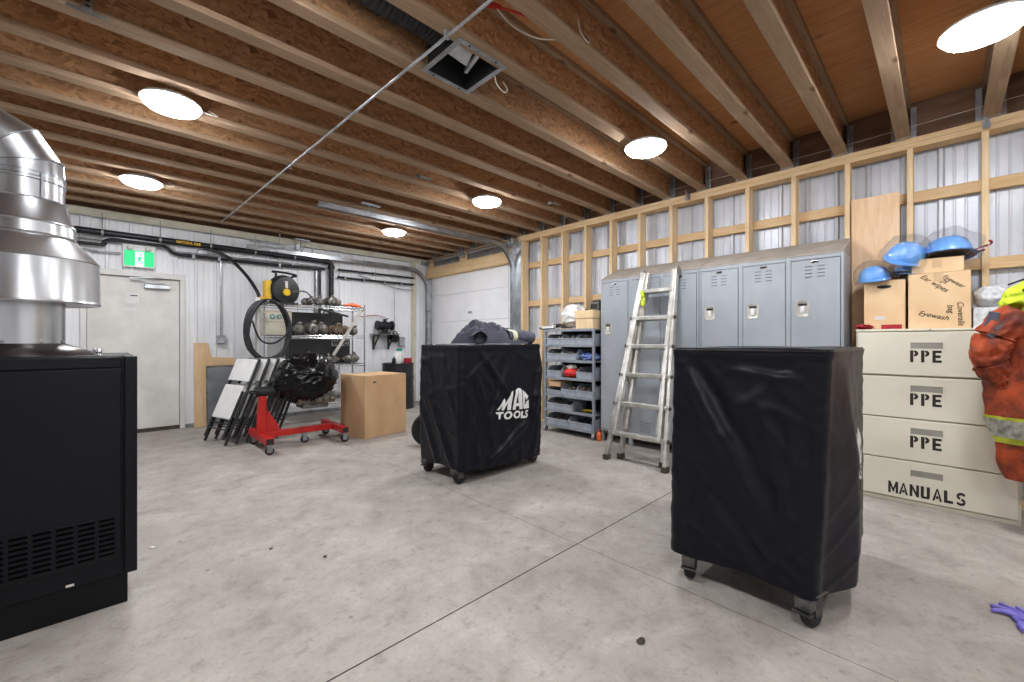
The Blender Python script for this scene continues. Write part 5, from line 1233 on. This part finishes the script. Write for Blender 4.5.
# barrel with bottles
T = thing('barrel', 'black steel barrel standing in the room corner behind the big carton', 'barrel', (3.86, 6.98, 0))
prof = [(.27, .0), (.285, .006), (.285, .02), (.278, .03), (.278, .27), (.288, .285), (.278, .30), (.278, .55), (.288, .565), (.278, .58), (.278, .79), (.285, .80), (.285, .815), (.272, .815), (.27, .80), (0, .80)]
g = G(); g.lathe(prof, n=48); g.build('drum', 'pipe_black', T, 30)
for z in (.285, .565): g = G(); g.lathe([(.2875, -.008), (.290, 0), (.2875, .008)], (0, 0, z), 48); g.build('hoop', 'rubber', T, 40)
g = G(); g.cyl((-.05, -.15, .80), (-.05, -.15, .812), .03, n=14); g.build('bung', 'galv_dull', T)
T = thing('jug', 'white jug with a teal cap on the black barrel', 'jug', (3.80, 6.86, .815))
g = G(); g.lathe([(.065, 0), (.072, .01), (.072, .15), (.05, .20), (.026, .215), (.024, .23)], n=26, sx=1.1, sy=.8); g.build('body', 'white_plastic', T)
g = G(); g.lathe([(.03, .228), (.034, .23), (.034, .262), (.0, .265)], n=18); g.build('cap', 'teal', T)
g = G(); g.tube(spline([(.05, 0, .18), (.10, 0, .16), (.10, 0, .08), (.075, 0, .05)], 6), .012, 8); g.build('handle', 'white_plastic', T)
T = thing('spray_bottle', 'teal topped clear spray bottle behind the white jug', 'bottle', (3.90, 6.96, .815))
g = G(); g.lathe([(.04, 0), (.045, .01), (.045, .15), (.02, .2), (.016, .22)], n=20); g.build('body', 'bubble', T)
g = G(); g.box(-.06, .03, -.014, .014, .222, .27); g.build('trigger_head', 'teal', T, 0, .005)
T = thing('red_tin', 'small red tin beside the white jug on the barrel', 'tin', (4.00, 6.88, .815))
g = G(); g.lathe([(.07, 0), (.072, .004), (.072, .075), (.07, .08)], n=26); g.build('can', 'red_cloth', T)
g = G(); g.lathe([(.073, .0805), (.074, .082), (.074, .094), (0, .096)], n=26); g.build('lid', 'red', T)
T = thing('small_dark_bottle', 'small dark bottle at the barrel edge beside the white jug', 'bottle', (3.69, 6.82, .815))
g = G(); g.lathe([(.03, 0), (.034, .006), (.034, .08), (.014, .105), (.012, .12)], n=18); g.build('body', 'black', T)
g = G(); g.lathe([(.015, .1205), (.015, .14), (0, .142)], n=14); g.build('cap', 'white_plastic', T)

# big carton and tyre
T = carton('big_carton', 'big plain brown carton on the floor beside the red engine stand', (2.58, 5.31, 0), .63, .55, .785, R(9), 'card', True)
g = G(); g.bar((-.205, -.2755, .70), (-.155, -.2755, .70), .002, .018); g.build('hand_slot', 'ink', T, 0)
T = thing('spare_wheel', 'small dark tyre standing on the floor behind the covered cart with the jacket', 'wheel', (2.71, 4.20, .19), R(-35))
g = G(); g.lathe([(.10, -.045), (.15, -.06), (.18, -.055), (.19, -.03), (.19, .03), (.18, .055), (.15, .06), (.10, .045)], n=40, M=Matrix.Rotation(R(90), 4, 'X')); g.build('tread', 'rubber', T)
g = G(); g.lathe([(0, -.02), (.04, -.03), (.06, -.01), (.098, -.04), (.1, -.042), (.1, .042), (.098, .04), (.06, .01), (0, .02)], n=30, M=Matrix.Rotation(R(90), 4, 'X')); g.build('rim', 'castmetal', T)
T.location.z = .1905

# ------------------------------------------------------------------ ceiling fittings
T = thing('duct_boot', 'open metal duct boot fixed between joists with a loose damper inside', 'duct', (1.575, 2.045, ZJ))
g = G(); a, b = .15, .165
for (x0, x1, y0, y1) in ((-a - .03, a + .03, -b - .03, -b), (-a - .03, a + .03, b, b + .03), (-a - .03, -a, -b, b), (a, a + .03, -b, b)): g.box(x0, x1, y0, y1, -.0035, -.0008)
fl_ = g.build('flange_ring', 'galv_dull', T, 0)
g = G()
for (x0, x1, y0, y1) in ((-a, a, -b, -b + .002), (-a, a, b - .002, b), (-a, -a + .002, -b, b), (a - .002, a, -b, b)): g.box(x0, x1, y0, y1, 0, .24)
g.box(-a, a, -b, b, .24, .244); g.build('duct_box', 'rubber', T, 0)
g = G(); A = Matrix.Rotation(R(-14), 4, 'Z')
g.grid(lambda u, v: A @ V((-.115 + .16 * u, -.10 + .15 * v, .10 + .035 * sin(pi * v) - .05 * u)), 8, 12); g.bar(A @ V((.05, -.12, .045)), A @ V((.05, .09, .045)), .022, .02); g.build('damper', 'galv', T, 50)
g = G()
for x, y in ((-.1, -b - .015), (.1, -b - .015), (-.1, b + .015), (.1, b + .015)): g.cyl((x, y, -.003), (x, y, -.007), .006, n=8)
g.build('screw_heads', 'ink', T)
g = G(); pts = [(-.14, 0, .15), (-.3, -.01, .16), (-.55, .01, .165), (-.85, 0, .17)]; sp = spline(pts, 16)
g.tube([V(p) for p in sp], [.098 + .006 * (i % 2) for i in range(len(sp))], 24); g.build('flexible_duct', 'rubber', T, 20)
pipe('steel_rod', 'thin steel rod crossing diagonally beneath the joists', [(1.15, 6.9, ZJ - .03), (1.36, .6, ZJ - .03), (1.40, -1.2, ZJ - .03)], .0085, 'galv', 'rod')
rod = [o for o in bpy.data.objects if o.name.startswith('steel_rod')][0]
for x, y in ((1.177, 6.315 + .0), (1.25, 4.29), (1.318, 1.86)):
    g = G(); g.box(x - .014, x + .014, y - .01, y + .01, ZJ - .042, ZJ - .0005); g.build('rod_clip', 'galv_dull', rod, 0, 0, True)
T = thing('strap_bracket', 'perforated steel strap bracket hanging on a joist above the furnace', 'bracket', (-.062, 3.05, 2.75))
g = G(); g.box(-.018, .018, -.0015, .0015, .02, .33); st = g.build('strap', 'galv', T, 0)
g = G()
for k in range(10): g.box(-.009, .009, -.0022, -.0016, .04 + .028 * k, .052 + .028 * k)
g.build('slot_holes', 'ink', T, 0)
g = G(); g.box(-.075, .075, -.012, .012, .012, .02); g.build('foot_bar', 'castmetal', T, 0)
T.location = (-.062, 3.065 - .052, ZJ - .02)
for (x, y, z, lb_, m) in ((1.80, 1.95, ZJ - .002, 'pale wire loop hanging beside the open duct boot', 'wire_white'), (1.95, 1.42, 3.0, 'pale wire drooping across two joists near the stud wall', 'wire_white')):
    g = G(); g.tube(spline([(-.06, .0, .0), (-.05, -.01, -.07), (.0, -.02, -.105), (.05, 0, -.06), (.04, .03, .0)], 8), .004, 6); o = g.build('loose_wire', m, None, 60); o.location = (x, y, z + .006); tag(o, lb_, 'wire')
pts = [(1.55, 1.72, 3.06), (1.62, 1.66, 3.04), (1.72, 1.58, 3.0), (1.8, 1.49, 2.95)]
g = G(); g.tube(spline(pts, 6), .006, 6); g.tube(spline([(1.55, 1.72, 3.055), (1.66, 1.70, 3.0), (1.80, 1.63, 2.965), (1.92, 1.50, 2.96)], 6), .005, 6, 1); g.bar((1.50, 1.74, 3.06), (1.57, 1.71, 3.06), .02, .02)
o = g.build('red_cable_tail', ['wire_red', 'wire_white'], None, 60); tag(o, 'red and white cable ends poking out between two joists', 'cable')
for x, y, lb_ in ((2.33, 3.69, 'small dark joist plate halfway along the ceiling'), (3.9, 3.28, 'small dark joist plate close to the stud wall')):
    g = G(); g.box(-.09, .09, -.03, .03, -.004, -.0005); g.box(-.09, -.07, -.03, .03, -.03, -.004)
    o = g.build('joist_plate', 'castmetal', None, 0, .001); o.location = (x, y, ZJ); tag(o, lb_, 'bracket')

# ------------------------------------------------------------------ bits on the floor
T = thing('nitrile_glove', 'crumpled purple nitrile glove lying on the concrete', 'glove', (2.86, -.245, 0))
g = G(); g.blob((0, 0, .012), (.055, .035, .012), 3, .3, 2.4, 30, 14, ridge=True, flat=-.0118); g.build('palm', 'purple', T, 60)
for k in range(5):
    a = R(-30 + 26 * k); l = [.05, .07, .075, .065, .05][k]
    g = G(); g.tube(spline([(.035 * cos(a), .03 * sin(a), .012), (.06 * cos(a), .06 * sin(a), .016), ((.05 + l) * cos(a + .2), (.05 + l) * sin(a + .2), .008)], 5), [.011] * 5 + [.010] * 5 + [.007], 8); g.build('finger', 'purple', T, 60)
g = G(); g.tube(spline([(-.04, 0, .01), (-.08, .02, .014), (-.11, .01, .01)], 5), [.016] * 6 + [.012] * 5, 8); g.build('cuff', 'purple', T, 60)
for x, y, s, m, nm, lb_ in ((1.561, .858, .019, 'dirt', 'leaf_scrap', 'dark curled leaf scrap on the open floor in front of the bare covered cart'), (.201, 3.254, .014, 'white_plastic', 'paper_crumb', 'tiny white crumb on the floor beside the furnace'), (.894, 2.438, .012, 'dirt', 'grit_lump', 'dark grit lump on the floor out from the furnace'), (.7, 2.75, .010, 'dirt', 'grit_lump', 'smaller dark grit lump farther out on the floor')):
    g = G(); s *= .75; g.blob((0, 0, s * .35), (s, s * 1.5, s * .36), 3, .3, 2, 18, 10, flat=-s * .34); o = g.build(nm, m, None, 60); o.location = (x, y, .0008); o.rotation_euler = (0, 0, x * 3); tag(o, lb_, 'debris')
